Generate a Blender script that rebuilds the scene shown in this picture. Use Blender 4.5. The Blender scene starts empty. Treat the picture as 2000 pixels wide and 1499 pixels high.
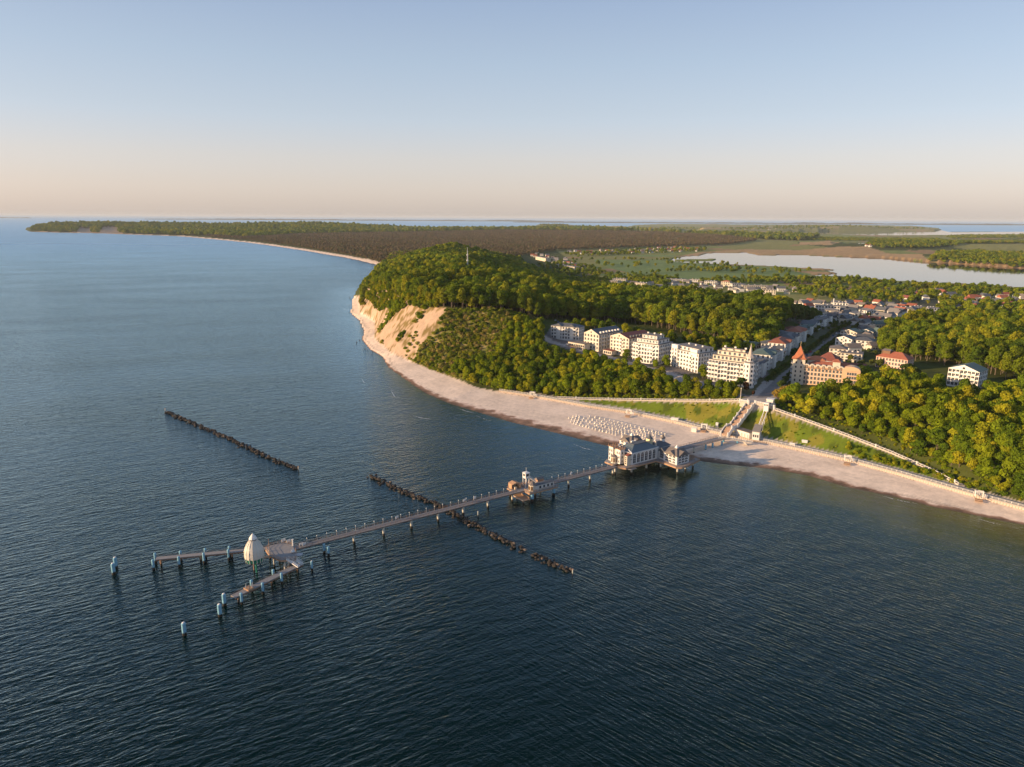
import bpy, bmesh, math, random
import numpy as np
from mathutils import Vector, Matrix, noise as mnoise
from mathutils.geometry import delaunay_2d_cdt
from mathutils.bvhtree import BVHTree
random.seed(7); rng = np.random.default_rng(7)
R = math.radians
scene = bpy.context.scene
col = scene.collection

# ------------------------------------------------------------------ camera
CAM_H, PITCH, ROLL, FOC = 140.0, R(13.05), R(0.33), 1400.0
cd = bpy.data.cameras.new('camera'); cam = bpy.data.objects.new('camera', cd); col.objects.link(cam)
cd.sensor_fit = 'HORIZONTAL'; cd.sensor_width = 36.0; cd.lens = FOC * 36.0 / 2000.0
cd.clip_start = 1.0; cd.clip_end = 200000.0
up0 = Vector((0, math.sin(PITCH), math.cos(PITCH))); fw = Vector((0, math.cos(PITCH), -math.sin(PITCH))); xr = Vector((1, 0, 0))
right = xr * math.cos(ROLL) + up0 * math.sin(ROLL); up = up0 * math.cos(ROLL) - xr * math.sin(ROLL)
cam.matrix_world = Matrix(((right.x, up.x, -fw.x, 0), (right.y, up.y, -fw.y, 0), (right.z, up.z, -fw.z, CAM_H), (0, 0, 0, 1)))
scene.camera = cam

# ------------------------------------------------------------------ sky, sun, exposure
SUN_EL, SUN_AZ = R(11.3), R(256.0)       # azimuth clockwise from +Y
world = bpy.data.worlds.new('World'); scene.world = world; world.use_nodes = True
wn = world.node_tree; wn.nodes.clear()
sky = wn.nodes.new('ShaderNodeTexSky'); sky.sky_type = 'NISHITA'; sky.sun_disc = False
sky.sun_elevation = SUN_EL; sky.sun_rotation = SUN_AZ; sky.altitude = 140; sky.air_density = 1.0; sky.dust_density = 1.6; sky.ozone_density = 1.6
bg = wn.nodes.new('ShaderNodeBackground'); bg.inputs[1].default_value = 0.12
wo = wn.nodes.new('ShaderNodeOutputWorld')
# slight grade of the clear sky with elevation: pink haze low down, pale blue above
tcw = wn.nodes.new('ShaderNodeTexCoord'); spw = wn.nodes.new('ShaderNodeSeparateXYZ'); wn.links.new(tcw.outputs['Generated'], spw.inputs[0])
rw = wn.nodes.new('ShaderNodeValToRGB'); e = rw.color_ramp.elements
stops = [(0.0, (1.98, 1.78, 2.5)), (0.044, (1.66, 1.42, 1.80)), (0.13, (1.32, 1.12, 1.24)), (0.217, (1.36, 1.10, 1.15)), (0.42, (1.15, 1.06, 1.12))]
e[0].position = 0; e[1].position = stops[-1][0]
for p_, c_ in stops[1:-1]: e.new(p_)
for k_, (p_, c_) in zip(e, stops): k_.color = (*[q / 2.5 for q in c_], 1)
wn.links.new(spw.outputs[2], rw.inputs[0])
vm = wn.nodes.new('ShaderNodeVectorMath'); vm.operation = 'MULTIPLY'; wn.links.new(sky.outputs[0], vm.inputs[0]); wn.links.new(rw.outputs[0], vm.inputs[1])
vm2 = wn.nodes.new('ShaderNodeVectorMath'); vm2.operation = 'SCALE'; vm2.inputs['Scale'].default_value = 2.5; wn.links.new(vm.outputs[0], vm2.inputs[0])
# even evening gradient laid over it (the air was hazy enough to level out the differences round the horizon)
rg = wn.nodes.new('ShaderNodeValToRGB'); e = rg.color_ramp.elements
gs_ = [(0.0, (.61, .54, .485)), (.035, (.645, .58, .525)), (.075, (.635, .605, .57)), (.122, (.55, .625, .70)), (.19, (.445, .56, .685)), (.267, (.345, .455, .635)), (.5, (.22, .33, .50)), (1.0, (.13, .21, .36))]
e[0].position = 0; e[1].position = 1
for p_, c_ in gs_[1:-1]: e.new(p_)
for k_, (p_, c_) in zip(e, gs_): k_.color = (*[q / .75 for q in c_], 1)
wn.links.new(spw.outputs[2], rg.inputs[0])
vg_ = wn.nodes.new('ShaderNodeVectorMath'); vg_.operation = 'SCALE'; vg_.inputs['Scale'].default_value = .75 / .182; wn.links.new(rg.outputs[0], vg_.inputs[0])
mg_ = wn.nodes.new('ShaderNodeMix'); mg_.data_type = 'RGBA'; mg_.inputs[0].default_value = .68; wn.links.new(vm2.outputs[0], mg_.inputs[6]); wn.links.new(vg_.outputs[0], mg_.inputs[7])
wn.links.new(mg_.outputs[2], bg.inputs[0]); wn.links.new(bg.outputs[0], wo.inputs[0])
sl = bpy.data.lights.new('sun', 'SUN'); sl.energy = 5.0; sl.angle = R(0.55); sl.color = (1.0, 0.68, 0.38)
so = bpy.data.objects.new('sun', sl); col.objects.link(so)
sdir = Vector((math.sin(SUN_AZ) * math.cos(SUN_EL), math.cos(SUN_AZ) * math.cos(SUN_EL), math.sin(SUN_EL)))
so.rotation_euler = sdir.to_track_quat('Z', 'Y').to_euler(); so.location = (-300, -100, 300)
vs = scene.view_settings; scene.display_settings.display_device = 'sRGB'
vs.view_transform = 'Standard'; vs.look = 'None'; vs.gamma = 1.0; vs.use_curve_mapping = False; vs.exposure = 0.66
cy = scene.cycles
cy.max_bounces = 6; cy.diffuse_bounces = 2; cy.glossy_bounces = 3; cy.transmission_bounces = 3; cy.volume_bounces = 0
cy.use_denoising = True; cy.caustics_reflective = False; cy.caustics_refractive = False

# ------------------------------------------------------------------ helpers
def P(px, py, z=0.0):
    """point of the place seen at a photo pixel, at height z (survey of the photograph)"""
    u = (px - 1000) / FOC; v = -(py - 749.5) / FOC
    c, s = math.cos(ROLL), math.sin(ROLL); u, v = u * c - v * s, u * s + v * c
    dy = math.cos(PITCH) + v * math.sin(PITCH); dz = -math.sin(PITCH) + v * math.cos(PITCH)
    t = (z - CAM_H) / dz
    return (u * t, dy * t)
def Q(px, d, z):
    return ((px - 1000) / FOC * (d * math.cos(PITCH) - (z - CAM_H) * math.sin(PITCH)), d, z)
def P3(px, py, z=0.0):
    x, y = P(px, py, z); return (x, y, z)

MATS = {}
def mat(name, color=(0.5, 0.5, 0.5), rough=0.8, noise_amt=0.15, noise_scale=1.0, metal=0.0, bump=0.0, spec=0.3, rnd=0.0):
    m = bpy.data.materials.new(name); m.use_nodes = True; nt = m.node_tree; n = nt.nodes; l = nt.links
    b = n['Principled BSDF']; b.inputs['Roughness'].default_value = rough; b.inputs['Metallic'].default_value = metal
    b.inputs['Specular IOR Level'].default_value = spec
    tc = n.new('ShaderNodeTexCoord'); nz = n.new('ShaderNodeTexNoise'); nz.inputs['Scale'].default_value = noise_scale; nz.inputs['Detail'].default_value = 6
    l.new(tc.outputs['Object'], nz.inputs['Vector'])
    mx = n.new('ShaderNodeMix'); mx.data_type = 'RGBA'
    mx.inputs[6].default_value = (*[c * (1 - noise_amt) for c in color], 1); mx.inputs[7].default_value = (*[min(1, c * (1 + noise_amt)) for c in color], 1)
    l.new(nz.outputs[0], mx.inputs[0]); out = mx.outputs[2]
    if rnd:
        oi = n.new('ShaderNodeObjectInfo'); hs = n.new('ShaderNodeHueSaturation')
        mr = n.new('ShaderNodeMapRange'); mr.inputs[3].default_value = 1 - rnd; mr.inputs[4].default_value = 1 + rnd
        l.new(oi.outputs['Random'], mr.inputs[0]); l.new(mr.outputs[0], hs.inputs['Value']); l.new(out, hs.inputs['Color']); out = hs.outputs[0]
    l.new(out, b.inputs['Base Color'])
    if bump:
        bp = n.new('ShaderNodeBump'); bp.inputs['Strength'].default_value = 1; bp.inputs['Distance'].default_value = bump
        l.new(nz.outputs[0], bp.inputs['Height']); l.new(bp.outputs[0], b.inputs['Normal'])
    MATS[name] = m; return m

class MB:
    def __init__(s): s.v = []; s.f = []
    def add(s, vs, fs):
        o = len(s.v); s.v.extend([tuple(v) for v in vs]); s.f.extend([tuple(i + o for i in f) for f in fs]); return s
    def box(s, cx, cy, cz, sx, sy, sz, rot=0.0):
        c, n = math.cos(rot), math.sin(rot); vs = []
        for dz in (-.5, .5):
            for dx, dy in ((-.5, -.5), (.5, -.5), (.5, .5), (-.5, .5)):
                a, b = dx * sx, dy * sy; vs.append((cx + a * c - b * n, cy + a * n + b * c, cz + dz * sz))
        return s.add(vs, [(3, 2, 1, 0), (4, 5, 6, 7), (0, 1, 5, 4), (1, 2, 6, 5), (2, 3, 7, 6), (3, 0, 4, 7)])
    def prism(s, poly, z0, z1):
        """upright prism; poly counter-clockwise; z0, z1 numbers or lists"""
        n = len(poly); a = z0 if isinstance(z0, (list, tuple)) else [z0] * n; b = z1 if isinstance(z1, (list, tuple)) else [z1] * n
        ar = sum(poly[i][0] * poly[(i + 1) % n][1] - poly[(i + 1) % n][0] * poly[i][1] for i in range(n))
        if ar < 0: poly = poly[::-1]; a = a[::-1]; b = b[::-1]
        vs = [(p[0], p[1], a[i]) for i, p in enumerate(poly)] + [(p[0], p[1], b[i]) for i, p in enumerate(poly)]
        return s.add(vs, [tuple(range(n))[::-1], tuple(range(n, 2 * n))] + [(i, (i + 1) % n, n + (i + 1) % n, n + i) for i in range(n)])
    def bar(s, a, b, w, h=None):
        a = Vector(a); b = Vector(b); h = h or w; d = (b - a); L = d.length
        if L < 1e-6: return s
        d /= L; up = Vector((0, 0, 1)) if abs(d.z) < .95 else Vector((1, 0, 0))
        sd = d.cross(up).normalized(); u = sd.cross(d); vs = []
        for p in (a, b):
            for i, j in ((-1, -1), (1, -1), (1, 1), (-1, 1)): vs.append(p + sd * (i * w / 2) + u * (j * h / 2))
        return s.add(vs, [(3, 2, 1, 0), (4, 5, 6, 7), (0, 1, 5, 4), (1, 2, 6, 5), (2, 3, 7, 6), (3, 0, 4, 7)])
    def cyl(s, x, y, z0, z1, r0, r1=None, n=10):
        r1 = r0 if r1 is None else r1; vs = []
        for z, r in ((z0, r0), (z1, r1)):
            for i in range(n): t = 2 * math.pi * i / n; vs.append((x + r * math.cos(t), y + r * math.sin(t), z))
        return s.add(vs, [tuple(range(n))[::-1], tuple(range(n, 2 * n))] + [(i, (i + 1) % n, n + (i + 1) % n, n + i) for i in range(n)])
    def lathe(s, x, y, prof, n=16, ph=0.0):
        """prof: list of (z, r), closed at both ends"""
        vs = []; m = len(prof)
        for z, r in prof:
            for i in range(n): t = 2 * math.pi * i / n + ph; vs.append((x + r * math.cos(t), y + r * math.sin(t), z))
        fs = [tuple(range(n))[::-1], tuple(range((m - 1) * n, m * n))]
        for k in range(m - 1):
            for i in range(n): fs.append((k * n + i, k * n + (i + 1) % n, (k + 1) * n + (i + 1) % n, (k + 1) * n + i))
        return s.add(vs, fs)
    def slab(s, pts, t):
        """flat-ish polygon with thickness t downward"""
        n = len(pts); lo = [(p[0], p[1], p[2] - t) for p in pts]
        return s.add(list(pts) + lo, [tuple(range(n)), tuple(range(n, 2 * n))[::-1]] + [(i, n + i, n + (i + 1) % n, (i + 1) % n) for i in range(n)])
    def hip(s, x0, x1, y0, y1, z0, zr, hipx=None, ov=0.4, axis='x'):
        """hipped (hipx>0) or gabled (hipx=0) roof solid over a rectangle, eaves at z0"""
        x0 -= ov; x1 += ov; y0 -= ov; y1 += ov
        if axis == 'x':
            h = (y1 - y0) / 2 if hipx is None else hipx; ym = (y0 + y1) / 2
            vs = [(x0, y0, z0), (x1, y0, z0), (x1, y1, z0), (x0, y1, z0), (x0 + h, ym, zr), (x1 - h, ym, zr)]
            fs = [(3, 2, 1, 0), (0, 1, 5, 4), (2, 3, 4, 5), (1, 2, 5), (3, 0, 4)]
        else:
            h = (x1 - x0) / 2 if hipx is None else hipx; xm = (x0 + x1) / 2
            vs = [(x0, y0, z0), (x1, y0, z0), (x1, y1, z0), (x0, y1, z0), (xm, y0 + h, zr), (xm, y1 - h, zr)]
            fs = [(3, 2, 1, 0), (0, 1, 4), (2, 3, 5), (1, 2, 5, 4), (3, 0, 4, 5)]
        return s.add(vs, fs)
    def mesh(s, name, m, smooth=False):
        me = bpy.data.meshes.new(name); me.from_pydata(s.v, [], s.f); me.materials.append(m if not isinstance(m, str) else MATS[m])
        if smooth: me.shade_smooth()
        return me
    def build(s, name, m, parent=None, smooth=False, loc=None):
        o = bpy.data.objects.new(name, s.mesh(name, m, smooth)); col.objects.link(o)
        if parent: o.parent = parent
        if loc: o.location = loc
        return o
def tag(o, label=None, cat=None, group=None, kind=None):
    if label: o['label'] = label
    if cat: o['category'] = cat
    if group: o['group'] = group
    if kind: o['kind'] = kind
    return o
def thing(name, label, cat, loc=(0, 0, 0), rz=0.0, group=None):
    o = bpy.data.objects.new(name, None); col.objects.link(o); o.location = loc; o.rotation_euler = (0, 0, rz); o.empty_display_size = 1
    return tag(o, label, cat, group)
def inst(name, me, parent=None, loc=(0, 0, 0), rz=0.0, sc=None):
    o = bpy.data.objects.new(name, me); col.objects.link(o); o.location = loc; o.rotation_euler = (0, 0, rz)
    if sc is not None: o.scale = sc if isinstance(sc, (tuple, list)) else (sc,) * 3
    if parent: o.parent = parent
    return o
def copy_tree(o, parent=None):
    c = o.copy(); col.objects.link(c)
    if parent: c.parent = parent
    for ch in list(o.children): copy_tree(ch, c)
    return c
def np_mesh(name, V, F, mats):
    me = bpy.data.meshes.new(name); V = np.asarray(V, np.float32); F = np.asarray(F, np.int32)
    me.vertices.add(len(V)); me.vertices.foreach_set('co', V.ravel()); k = F.shape[1]
    me.loops.add(F.size); me.loops.foreach_set('vertex_index', F.ravel()); me.polygons.add(len(F))
    me.polygons.foreach_set('loop_start', np.arange(0, F.size, k, dtype=np.int32)); me.polygons.foreach_set('loop_total', np.full(len(F), k, np.int32))
    me.update(calc_edges=True)
    for m in mats: me.materials.append(m)
    return me
def inside(poly, X, Y):
    """vectorised point in polygon"""
    X = np.asarray(X, float); Y = np.asarray(Y, float); r = np.zeros(X.shape, bool); n = len(poly)
    for i in range(n):
        x1, y1 = poly[i][:2]; x2, y2 = poly[(i + 1) % n][:2]
        if y1 == y2: continue
        c = ((y1 > Y) != (y2 > Y)) & (X < (x2 - x1) * (Y - y1) / (y2 - y1) + x1); r ^= c
    return r
def seg_dist(line, X, Y):
    D = np.full(X.shape, 1e9)
    for (x1, y1), (x2, y2) in zip([p[:2] for p in line[:-1]], [p[:2] for p in line[1:]]):
        dx, dy = x2 - x1, y2 - y1; L = dx * dx + dy * dy + 1e-9
        t = np.clip(((X - x1) * dx + (Y - y1) * dy) / L, 0, 1); D = np.minimum(D, np.hypot(X - x1 - t * dx, Y - y1 - t * dy))
    return D
def vnoise(X, Y, sc, seed=0):
    """smooth value noise 0..1"""
    g = np.random.default_rng(seed).random((256, 256)); x = X / sc; y = Y / sc
    xi = np.floor(x).astype(int); yi = np.floor(y).astype(int); fx = x - xi; fy = y - yi; fx = fx * fx * (3 - 2 * fx); fy = fy * fy * (3 - 2 * fy)
    a = g[xi % 256, yi % 256]; b = g[(xi + 1) % 256, yi % 256]; c = g[xi % 256, (yi + 1) % 256]; d = g[(xi + 1) % 256, (yi + 1) % 256]
    return (a * (1 - fx) + b * fx) * (1 - fy) + (c * (1 - fx) + d * fx) * fy
# ------------------------------------------------------------------ terrain survey lines (photo pixel, height) or (azimuth pixel, distance, height)
def L0(pts, z=None): return [P3(p[0], p[1], p[2] if len(p) > 2 else z) for p in pts]
COAST_PX = [(2300, 1105), (2100, 1052), (2000, 1026), (1925, 1011), (1825, 991), (1750, 972), (1650, 951), (1580, 930), (1500, 916), (1430, 909), (1371, 902), (1290, 889), (1190, 873), (1150, 863), (1080, 845), (1000, 826),
            (940, 808), (880, 790), (830, 768), (790, 742), (757, 718), (745, 697), (722, 684), (706, 664), (710, 645), (702, 627), (685, 612), (687, 590), (697, 565)]
COAST = L0(COAST_PX, 0.0)
BAY_PX = [(747, 522), (728, 516), (700, 509), (670, 503), (640, 498), (600, 491), (560, 485), (520, 479), (480, 474), (420, 468), (350, 462), (270, 459), (190, 456), (110, 454.5), (60, 453)]
BAY = [Q(735, 1700, 0.0)] + L0(BAY_PX, 0.0)
def shift(line, dx, dy, z): return [(p[0] + dx, p[1] + dy, z) for p in line]
WALL_PX = [(2300, 1080), (2100, 1025), (2000, 997), (1900, 970), (1750, 927), (1650, 900), (1560, 880), (1500, 867), (1440, 856), (1390, 845), (1316, 826), (1230, 808), (1150, 796), (1080, 783), (1030, 774), (975, 766)]
WALL = L0(WALL_PX, 2.2)
WALL_TOP = L0(WALL_PX, 2.2)
# promenade: strip 6 m inland of the wall
def inland(line, d, z):
    out = []
    for i, p in enumerate(line):
        a = line[max(0, i - 1)]; b = line[min(len(line) - 1, i + 1)]
        tx, ty = b[0] - a[0], b[1] - a[1]; L = math.hypot(tx, ty); out.append((p[0] + ty / L * d, p[1] - tx / L * d, z))
    return out
PROM_IN0 = inland(WALL, 3.0, 3.1); PROM_IN1 = inland(WALL, 7.0, 3.7)
LPATH = L0([(1090, 777, 4.0), (1150, 779.5, 4.8), (1230, 781, 7.6), (1320, 782.5, 11.6), (1400, 783, 16), (1449, 782, 19.8)])
RPATH = L0([(1513, 799, 19.0), (1575, 821, 15.2), (1660, 852, 11.2), (1745, 885, 7.4), (1825, 920, 4.9), (1877, 947, 4.1)])
EDGE_L = L0([(1062, 668, 30), (1100, 690, 24), (1180, 702, 23), (1250, 716, 23), (1330, 738, 22.5), (1400, 752, 22), (1450, 772, 20.8), (1480, 787, 20)])
EDGE_R = L0([(1505, 787, 20), (1560, 786, 21), (1700, 800, 23), (1850, 830, 24), (2000, 870, 24), (2250, 930, 24)])
CLIFF_TOE = L0([(930, 757, 3), (885, 738, 3), (855, 722, 3), (805, 707, 3), (765, 690, 3.2), (733, 662, 3.2), (733, 628, 3.5), (704, 610, 4), (700, 582, 3)])
CREST = L0([(710, 568, 14), (722, 562, 30), (742, 562, 42), (768, 572, 48), (800, 583, 50), (835, 591, 50), (872, 600, 50), (930, 604, 49), (1000, 610, 45), (1050, 625, 38)])
ROADPX = [(1490, 778, 20), (1528, 738, 20), (1580, 698, 19.5), (1625, 664, 17), (1655, 645, 14.5), (1695, 622, 10), (1745, 600, 7)]
ROAD = L0(ROADPX)
lines = [(COAST, 6), (shift(COAST, -14, -16, -2.6), 12), (shift(COAST, -40, -60, -4), 30), (BAY, 60), (shift(BAY, -60, -40, -4), 100),
         (WALL, 4), (PROM_IN0, 4), (PROM_IN1, 4), (LPATH, 4), (RPATH, 4), (inland(LPATH, -3.2, 0), 4), (inland(RPATH, -3.2, 0), 4), (EDGE_L, 5), (EDGE_R, 6), (CLIFF_TOE, 5), (CREST, 6), (ROAD, 12),
         ([(c[0], c[1] + 55, 3.5) for c in BAY[2:]], 80)]
for k, (ln, st) in enumerate(lines):     # keep the path's own height on its inner edge
    if k in (10, 11):
        src = LPATH if k == 10 else RPATH; lines[k] = ([(p[0], p[1], s[2]) for p, s in zip(ln, src)], st)
free = L0([(1100, 660, 26), (1200, 680, 25), (1300, 700, 24), (1420, 715, 23), (1500, 720, 21), (1550, 755, 21), (1700, 740, 23), (1880, 750, 24), (2000, 760, 25), (1760, 700, 23), (1950, 722, 26), (2200, 740, 26),
           (1600, 730, 20.5), (1680, 700, 20), (1120, 640, 31), (1280, 672, 29), (1400, 685, 25), (1560, 660, 19), (1500, 680, 21), (1720, 640, 17), (1740, 670, 19)])
free += [Q(880, 1000, 54), Q(960, 950, 52), Q(1040, 900, 40), Q(820, 1000, 50), Q(760, 1050, 44), Q(735, 1250, 36), Q(800, 1300, 56), Q(880, 1300, 58), Q(880, 1900, 62), Q(820, 1600, 54), Q(770, 1650, 34), Q(950, 1500, 54), Q(1010, 1500, 26),
         Q(1000, 1900, 8), Q(1050, 1800, 5), Q(1100, 1500, 4), Q(1150, 1300, 6), Q(1280, 1250, 3), Q(1200, 1600, 3), Q(1050, 2150, 3), Q(900, 2400, 24), Q(800, 2300, 18), Q(1000, 2500, 4), Q(800, 2700, 4),
         Q(1350, 850, 37), Q(1450, 800, 35), Q(1520, 760, 27), Q(1250, 850, 34), Q(1180, 900, 30), Q(1300, 1080, 12), Q(1450, 1000, 14), Q(1550, 950, 9), Q(1100, 1000, 28), Q(1080, 780, 38),
         Q(1650, 1000, 7), Q(1750, 820, 20), Q(1850, 760, 26), Q(2000, 720, 28), Q(1900, 900, 14), Q(2100, 900, 16), Q(1800, 1050, 6), Q(2000, 1100, 7), Q(2300, 1000, 10), Q(2300, 500, 27), Q(2500, 900, 10)]
for px in range(-200, 2700, 150):
    for d in (1500, 2000, 3000, 4500):
        if (px > 1250 and d < 2500) or (px > 1000 and d >= 2500) or (px > 800 and d >= 4000): free.append(Q(px, d, 2.2))
    for d in (9000, 13000, 19000): free.append(Q(px, d, 2.5))
# far ridges: azimuth, distance, height
free += [Q(75, 6700, 20), Q(100, 6800, 46), Q(180, 6800, 52), Q(260, 6900, 52), Q(340, 6900, 50), Q(420, 7000, 42), Q(480, 7200, 30), Q(540, 7300, 25), Q(590, 7200, 52), Q(625, 7000, 60), Q(670, 7000, 50), Q(730, 7000, 32), Q(800, 6800, 16),
         Q(860, 6500, 14), Q(940, 6400, 18), Q(1000, 6000, 17), Q(1060, 6200, 14), Q(1150, 5800, 12), Q(1250, 5600, 14), Q(300, 6000, 4), Q(450, 5600, 4), Q(600, 5400, 4), Q(750, 5200, 4), Q(900, 5000, 4),
         Q(1280, 7600, 40), Q(1250, 8200, 26), Q(1330, 8000, 46), Q(1390, 8300, 40), Q(1440, 8400, 24), Q(1640, 9000, 60), Q(1600, 9000, 44), Q(1700, 9200, 50), Q(1760, 9300, 24), Q(1810, 9300, 18), Q(1540, 8800, 22), Q(1080, 10500, 32), Q(1120, 10000, 14),
         Q(1500, 6200, 6), Q(1560, 6200, 3), Q(1750, 5600, 3), Q(1850, 5600, 3), Q(1950, 5600, 4), Q(1650, 6500, 3), Q(1750, 4600, 3), Q(1660, 4600, 3), Q(1600, 5000, 3), Q(1770, 3700, 26), Q(1830, 3600, 26), Q(1900, 3400, 14), Q(1980, 3200, 20), Q(1850, 2700, 16), Q(2050, 3400, 30), Q(2150, 3000, 26), Q(1920, 2450, 10)]
for py in (460, 500, 600, 750, 1000, 1400):
    for px in (-600, -300, 0, 300, 560):
        if py > 470 or px < 0: free.append(P3(px, py, -5) if px < 600 - (py < 520) * 250 else P3(300, py, -5))
free += [P3(800, 1100, -6), P3(1200, 1100, -6), P3(1600, 1200, -6), P3(2200, 1400, -6), P3(650, 800, -5), P3(600, 650, -5), P3(600, 560, -5)]
pts = []
for ln, st in lines:
    for a, b in zip(ln[:-1], ln[1:]):
        n = max(1, int(math.hypot(a[0] - b[0], a[1] - b[1]) / st))
        for i in range(n): t = i / n; pts.append(tuple(a[k] * (1 - t) + b[k] * t for k in range(3)))
    pts.append(ln[-1])
pts += free
seen = {}; 
for p in pts: seen.setdefault((round(p[0], 1), round(p[1], 1)), p)
pts = list(seen.values())
cv, _, cf, ov, _, _ = delaunay_2d_cdt([Vector((p[0], p[1])) for p in pts], [], [], 0, 0.01)
cz = [pts[o[0]][2] for o in ov]
BV = BVHTree.FromPolygons([(v[0], v[1], z) for v, z in zip(cv, cz)], [tuple(f) for f in cf])
def ground0(x, y):
    h = BV.ray_cast(Vector((x, y, 500)), Vector((0, 0, -1)))[0]
    return h.z if h else -6.0
# water seen through pixel outlines at sea level
def W(pts): return [P(x, y, 0) for x, y in pts]
SEA = [p[:2] for p in COAST] + [p[:2] for p in BAY] + [P(50, 448), P(62, 445.5), P(120, 444.5), P(300, 443.5), P(440, 443), P(560, 443.5), P(650, 446), P(740, 448), P(850, 448), P(1030, 447), P(1062, 444), P(1045, 441.2), P(1052, 438.5), P(1095, 438), P(1135, 441.5), P(1200, 443), P(1225, 444), P(1240, 440), P(1300, 437.5), P(1400, 437.6), P(1440, 439), P(1560, 438.6), P(1620, 438.6), P(1780, 441.5), P(1832, 446), P(1837, 449.5), P(1850, 453), P(2000, 453.5), P(2400, 456), (60000, 30000), (60000, 90000), (-60000, 90000), (-60000, -2000), (3000, -2000), P(2300, 1105)]
LAKE = W([(1317, 505), (1340, 501), (1366, 500), (1380, 495), (1457, 494), (1482, 499), (1559, 498), (1650, 502), (1730, 505), (1807, 512), (1860, 515), (2000, 525), (2300, 536), (2300, 580), (2000, 563), (1895, 556), (1790, 552), (1727, 549), (1667, 542), (1590, 540), (1560, 538), (1620, 536.5), (1636, 535), (1618, 531), (1600, 530), (1632, 528), (1608, 526), (1560, 524), (1510, 521), (1440, 518), (1380, 516), (1335, 514), (1306, 511)])
LAKE2 = W([(1625, 478), (1655, 477), (1720, 471.5), (1722, 474), (1694, 483), (1660, 482), (1625, 480.5)])
LAKE3 = W([(1530, 453.2), (1580, 452), (1700, 452.3), (1825, 452.5), (1837, 449.5), (1850, 453), (1860, 454), (2000, 453), (2300, 452), (2300, 457), (2000, 459.5), (1965, 459.5), (1846, 459.5), (1800, 460), (1700, 460.5), (1640, 459.5), (1580, 457)])
LAKE4 = W([(1832, 468), (1916, 468), (2000, 466), (2100, 466), (2100, 469), (1980, 469.5), (1923, 475), (1895, 474.5), (1874, 472)])
LAKE5 = W([(1270, 452), (1366, 451.5), (1372, 454), (1356, 456.5), (1280, 457)])
LAKE6 = W([(1142, 442.2), (1210, 441.5), (1216, 443.5), (1150, 444.4)])
LAKES = [LAKE, LAKE2, LAKE3, LAKE4, LAKE5, LAKE6]
DRY = [W([(1317, 508), (1400, 506.5), (1393, 510), (1318, 511)])]
# sample grid (denser near, following the ground, one sample every few pixels of the photograph)
rows = [434.5 + 0.6 * i for i in range(60)]
while rows[-1] < 560: rows.append(rows[-1] + 1.0)
while rows[-1] < 700: rows.append(rows[-1] + 1.3)
while rows[-1] < 1130: rows.append(rows[-1] + 1.9)
cols = np.arange(-240, 2420, 3.2)
PX, PY = np.meshgrid(cols, np.array(rows))
u = (PX - 1000) / FOC; v = -(PY - 749.5) / FOC; c_, s_ = math.cos(ROLL), math.sin(ROLL); PXr = u * c_ - v * s_
# rows are kept level so that they close at the horizon
v = v + (PX - 1000) / FOC * 0 ; vl = -(PY - 7.9 + 1.6 - 749.5) / FOC
t_ = CAM_H / (math.sin(PITCH) - vl * math.cos(PITCH)); GX = u * t_; GY = (math.cos(PITCH) + vl * math.sin(PITCH)) * t_
nr, nc = GX.shape
GZ = np.array([ground0(x, y) for x, y in zip(GX.ravel().tolist(), GY.ravel().tolist())]).reshape(GX.shape)
sea = inside(SEA, GX, GY); lk = np.zeros(GX.shape, bool)
for w in LAKES: lk |= inside(w, GX, GY)
for w in DRY: lk &= ~inside(w, GX, GY)
far = GY > 1500
GZ = np.where(~sea & ~lk & (GY > 900), np.maximum(GZ, 0.9), GZ)
GZ = np.where(sea & (GY > 600), np.minimum(GZ, -1.5), GZ)
GZ = np.where(lk, -1.5, GZ)
amp = np.clip((GZ - 4.5) / 10, 0, 1)
GZ += amp * ((vnoise(GX, GY, 25, 1) - .5) * 2.0 + (vnoise(GX, GY, 7, 2) - .5) * 0.7) * np.clip(1 - seg_dist(LPATH, GX, GY) * 0, 0, 1) * np.clip((np.minimum(seg_dist(LPATH, GX, GY), np.minimum(seg_dist(RPATH, GX, GY), seg_dist(ROAD, GX, GY) - 8)) - 3) / 8, 0, 1)
# gullies in the sand cliff
cliffp = [p for p in CLIFF_TOE[2:]] + CREST[:8]
cl = inside(cliffp, GX, GY); g = np.abs(vnoise((GX * 0.86 - GY * 0.5), (GX * .5 + GY * .86) * 0.12, 7, 5) - .5) * 2
GZ = np.where(cl, GZ - (1 - g) ** 2 * 1.0 + (vnoise(GX, GY, 5, 9) - .5) * 1.2, GZ)

def poly3(pts): return [P(*p) for p in pts]
C = dict(forest=(0.065, 0.08, 0.02), sand=(0.78, 0.645, 0.53), cliff=(0.44, 0.325, 0.235), grass=(0.125, 0.175, 0.018), meadow=(0.20, 0.23, 0.07), field=(0.22, 0.22, 0.075), reed=(0.40, 0.27, 0.14), town=(0.09, 0.095, 0.06), pave=(0.40, 0.36, 0.33), scrub=(0.30, 0.25, 0.11), road=(0.22, 0.205, 0.20))
GC = np.zeros(GX.shape + (3,)); GC[:] = C['forest']
def paint(poly, c, soft=None):
    m = inside(poly, GX, GY); GC[m] = C[c]; return m
nz1 = vnoise(GX, GY, 60, 11); nz2 = vnoise(GX, GY, 300, 12)
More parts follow.
